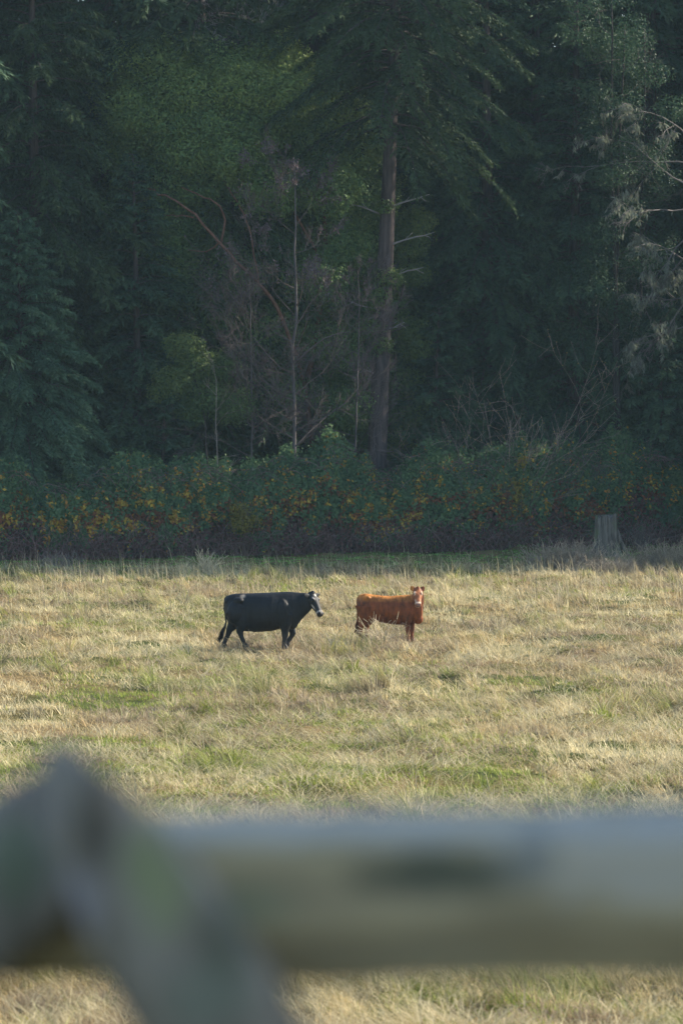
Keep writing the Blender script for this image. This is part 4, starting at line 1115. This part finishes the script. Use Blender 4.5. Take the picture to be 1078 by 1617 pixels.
# ------------------------------------------------------------------ foreground fence
def fence_wood(name, c1, c2, patches, axis):
    m, nt, out = new_mat(name)
    tc = nt.nodes.new('ShaderNodeTexCoord'); mp = nt.nodes.new('ShaderNodeMapping'); mp.inputs['Scale'].default_value = axis
    nt.links.new(tc.outputs['Object'], mp.inputs[0])
    n1 = nt.nodes.new('ShaderNodeTexNoise'); n1.inputs['Scale'].default_value = 30; n1.inputs['Detail'].default_value = 8
    nt.links.new(mp.outputs[0], n1.inputs['Vector'])
    cr = nt.nodes.new('ShaderNodeValToRGB'); cr.color_ramp.elements[0].position = .35; cr.color_ramp.elements[1].position = .65
    cr.color_ramp.elements[0].color = (*c1, 1); cr.color_ramp.elements[1].color = (*c2, 1)
    nt.links.new(n1.outputs[0], cr.inputs[0]); colr = cr.outputs[0]
    for (pos, rad, c, f) in patches:
        vm = nt.nodes.new('ShaderNodeVectorMath'); vm.operation = 'SUBTRACT'; vm.inputs[1].default_value = pos
        nt.links.new(tc.outputs['Object'], vm.inputs[0])
        vd = nt.nodes.new('ShaderNodeVectorMath'); vd.operation = 'DIVIDE'; vd.inputs[1].default_value = rad; nt.links.new(vm.outputs[0], vd.inputs[0])
        vl = nt.nodes.new('ShaderNodeVectorMath'); vl.operation = 'LENGTH'; nt.links.new(vd.outputs[0], vl.inputs[0])
        nn = nt.nodes.new('ShaderNodeTexNoise'); nn.inputs['Scale'].default_value = 45; nn.inputs['Detail'].default_value = 5; nt.links.new(tc.outputs['Object'], nn.inputs['Vector'])
        ad = nt.nodes.new('ShaderNodeMath'); ad.operation = 'ADD'; nt.links.new(vl.outputs['Value'], ad.inputs[0]); nt.links.new(nn.outputs[0], ad.inputs[1])
        mr = nt.nodes.new('ShaderNodeMapRange'); mr.inputs['From Min'].default_value = 1.7; mr.inputs['From Max'].default_value = 1.1; mr.inputs['To Max'].default_value = f
        nt.links.new(ad.outputs[0], mr.inputs['Value'])
        mx = nt.nodes.new('ShaderNodeMix'); mx.data_type = 'RGBA'; nt.links.new(mr.outputs[0], mx.inputs['Factor']); nt.links.new(colr, mx.inputs['A']); mx.inputs['B'].default_value = (*c, 1)
        colr = mx.outputs['Result']
    p = nt.nodes.new('ShaderNodeBsdfPrincipled'); p.inputs['Roughness'].default_value = .85
    nt.links.new(colr, p.inputs['Base Color'])
    b = nt.nodes.new('ShaderNodeBump'); b.inputs['Distance'].default_value = .006; nt.links.new(n1.outputs[0], b.inputs['Height']); nt.links.new(b.outputs[0], p.inputs['Normal'])
    nt.links.new(p.outputs[0], out.inputs['Surface'])
    return m

def beam(name, p0, p1, wz, wy, mat, root, seed, up=(0, 0, 1), taper=1.0, n=26, ramp=None, cap=0.0):
    """rough split timber: rounded irregular section between p0 and p1"""
    rs = np.random.RandomState(seed); p0 = np.array(p0, float); p1 = np.array(p1, float)
    T = unit(p1 - p0); U = np.array(up, float); S = unit(np.cross(T, U)); U = np.cross(S, T)
    k = 20; V = []
    ang = np.arange(k) / k * 6.283
    ca, sa = np.cos(ang), np.sin(ang); e = .55
    ca = np.sign(ca) * np.abs(ca) ** e; sa = np.sign(sa) * np.abs(sa) ** e
    lump = 1 + .06 * rs.randn(k)
    for i in range(n):
        t = i / (n - 1); f = (1 + (taper - 1) * t) * (1 - cap * max(0, (t - .86) / .14) ** 2)
        for j in range(k):
            q = lump[j] * (1 + .02 * rs.randn()) * f
            V.append(p0 + (p1 - p0) * t + S * ca[j] * wy / 2 * q + U * sa[j] * wz / 2 * q)
    V.append(p0); V.append(p1)
    f4 = [[i * k + j, i * k + (j + 1) % k, (i + 1) * k + (j + 1) % k, (i + 1) * k + j] for i in range(n - 1) for j in range(k)]
    f3 = [[n * k, (j + 1) % k, j] for j in range(k)] + [[n * k + 1, (n - 1) * k + j, (n - 1) * k + (j + 1) % k] for j in range(k)]
    g = Geo(); g.add(V, f4=f4, f3=f3)
    return g.build(name, mat, root, True)

def added_shade_tree():
    rs = np.random.RandomState(301); x, y = 8.0, 6.6; r_ = thing('maple_tree', 'unseen leafy tree added beside the fence to shade the rails', 'tree', (x, y, tz(x, y)))
    lob = [((rs.randn() * 1.3, rs.randn() * 1.5, 2.6 + 5.6 * rs.rand()), (1.1, 1.1, .8)) for k in range(40)]
    g = Geo(); make_lobes(rs, lob, 75000, .14, MAPLE, g); g.build('crown', M['leaf'], r_)
    g = Geo(); P, rad = wig((0, 0, -.3), (.2, 0, 6.5), .2, .04, 12, rs, .08); tube(g, P, rad, 10, rough=.15, seed=4, c=(.10, .09, .08)); segs = []
    for k in range(14): bare_branching(None, P[4 + k % 7], (rs.randn(), rs.randn(), .6), 2.0, .05, 2, rs, .5, .05, kids=(2, 4), segs=segs)
    segs_build(segs, 'trunk', r_, (.10, .09, .08), rs, trunk=g)

def build_fence():
    D = 3.6
    root = thing('split_rail_fence', 'weathered grey split rail fence with a crossed post blurred in the foreground', 'fence', (0, D, tz(0, D)))
    zb = tz(0, D)
    def L(px, py, d=D): return ((px - 539) / F * d, d - D, Z(py, d) - zb)
    wood = fence_wood('weathered_rail_wood', (.25, .205, .12), (.50, .41, .24),
                      [(L(700, 1370), (.085, .3, .022), (.07, .085, .06), .85), (L(840, 1330), (.02, .3, .03), (.06, .075, .06), .8), (L(1040, 1345), (.13, .3, .042), (.50, .48, .43), .6), (L(640, 1302), (.45, .3, .013), (.52, .51, .46), .6),  # last two patches: pale sky light on the rail top, painted into the wood
                       (L(900, 1480), (.20, .3, .012), (.30, .24, .14), .6), (L(380, 1420), (.05, .3, .02), (.24, .27, .16), .6), (L(600, 1500), (.12, .3, .016), (.34, .30, .2), .6)], (.15, 1, 1))
    a = L(200, 1428); b = L(1500, 1402)
    beam('rail', L(195, 1424), L(1750, 1392), .134, .10, wood, root, 5)
    beam('rail', L(-900, 1432, 3.72), L(330, 1436, 3.72), .125, .09, wood, root, 6)
    beam('rail', (L(150, 1430)[0], 0.02, .33), (L(1750, 1396)[0], 0.02, .35), .12, .09, wood, root, 7)
    beam('rail', (L(-900, 1430)[0], .12, .35), (L(330, 1396)[0], .12, .33), .12, .09, wood, root, 8)
    post = fence_wood('weathered_post_wood', (.14, .122, .09), (.29, .26, .21),
                      [(L(150, 1290, 3.4), (.018, .3, .045), (.055, .05, .035), .85), (L(228, 1360, 3.4), (.022, .3, .03), (.16, .15, .09), .7), (L(225, 1375, 3.35), (.020, .3, .034), (.24, .27, .13), .6), (L(255, 1425, 3.35), (.026, .3, .036), (.25, .28, .13), .65), (L(360, 1500, 3.35), (.03, .3, .04), (.09, .10, .065), .75), (L(330, 1590, 3.35), (.04, .3, .03), (.16, .19, .14), .6), (L(120, 1430, 3.4), (.022, .3, .03), (.33, .32, .36), .7), (L(20, 1370, 3.6), (.03, .3, .04), (.15, .18, .11), .8), (L(60, 1300, 3.4), (.015, .3, .03), (.10, .10, .11), .6),
                       (L(165, 1270, 3.3), (.02, .3, .03), (.22, .18, .13), .7)], (1, 1, .15))
    # crossed posts carrying the rails, feet in the ground
    def extend(p, q, z):
        p = np.array(p); q = np.array(q); t = (z - p[2]) / (q[2] - p[2]); return p + (q - p) * t
    p, q = L(84, 1180, 3.42), L(395, 1700, 3.42)
    q2 = extend(p, q, -.15); q2[1] = -.05
    beam('post', q2, p, .115, .10, post, root, 9, up=(1, 0, 0), cap=.8)
    p, q = L(140, 1290, 3.66), L(-90, 1452, 3.66)
    q2 = extend(p, q, -.15)
    beam('post', q2, p, .155, .09, post, root, 10, up=(1, 0, 0), cap=.3)
    return root
build_fence()
# unseen tree added right of the camera beside the fence; its crown shades the rails
added_shade_tree()

# ------------------------------------------------------------------ haze
def build_haze():
    x0, x1, y0, y1, z0, z1 = -266, 266, -66, 386, -1.3, 62
    V = [(x0, y0, z0), (x1, y0, z0), (x1, y1, z0), (x0, y1, z0), (x0, y0, z1), (x1, y0, z1), (x1, y1, z1), (x0, y1, z1)]
    f = np.array([[0, 3, 2, 1], [4, 5, 6, 7], [0, 1, 5, 4], [1, 2, 6, 5], [2, 3, 7, 6], [3, 0, 4, 7]])
    m, nt, out = new_mat('autumn_haze')
    v = nt.nodes.new('ShaderNodeVolumePrincipled'); v.inputs['Density'].default_value = HAZE
    v.inputs['Color'].default_value = (0.62, 0.88, 1.0, 1); v.inputs['Anisotropy'].default_value = 0.0
    nt.links.new(v.outputs[0], out.inputs['Volume'])
    o = np_mesh('haze', V, [f], m); tag(o, 'thin blue autumn haze in front of the forest', 'haze', kind='stuff')
build_haze()
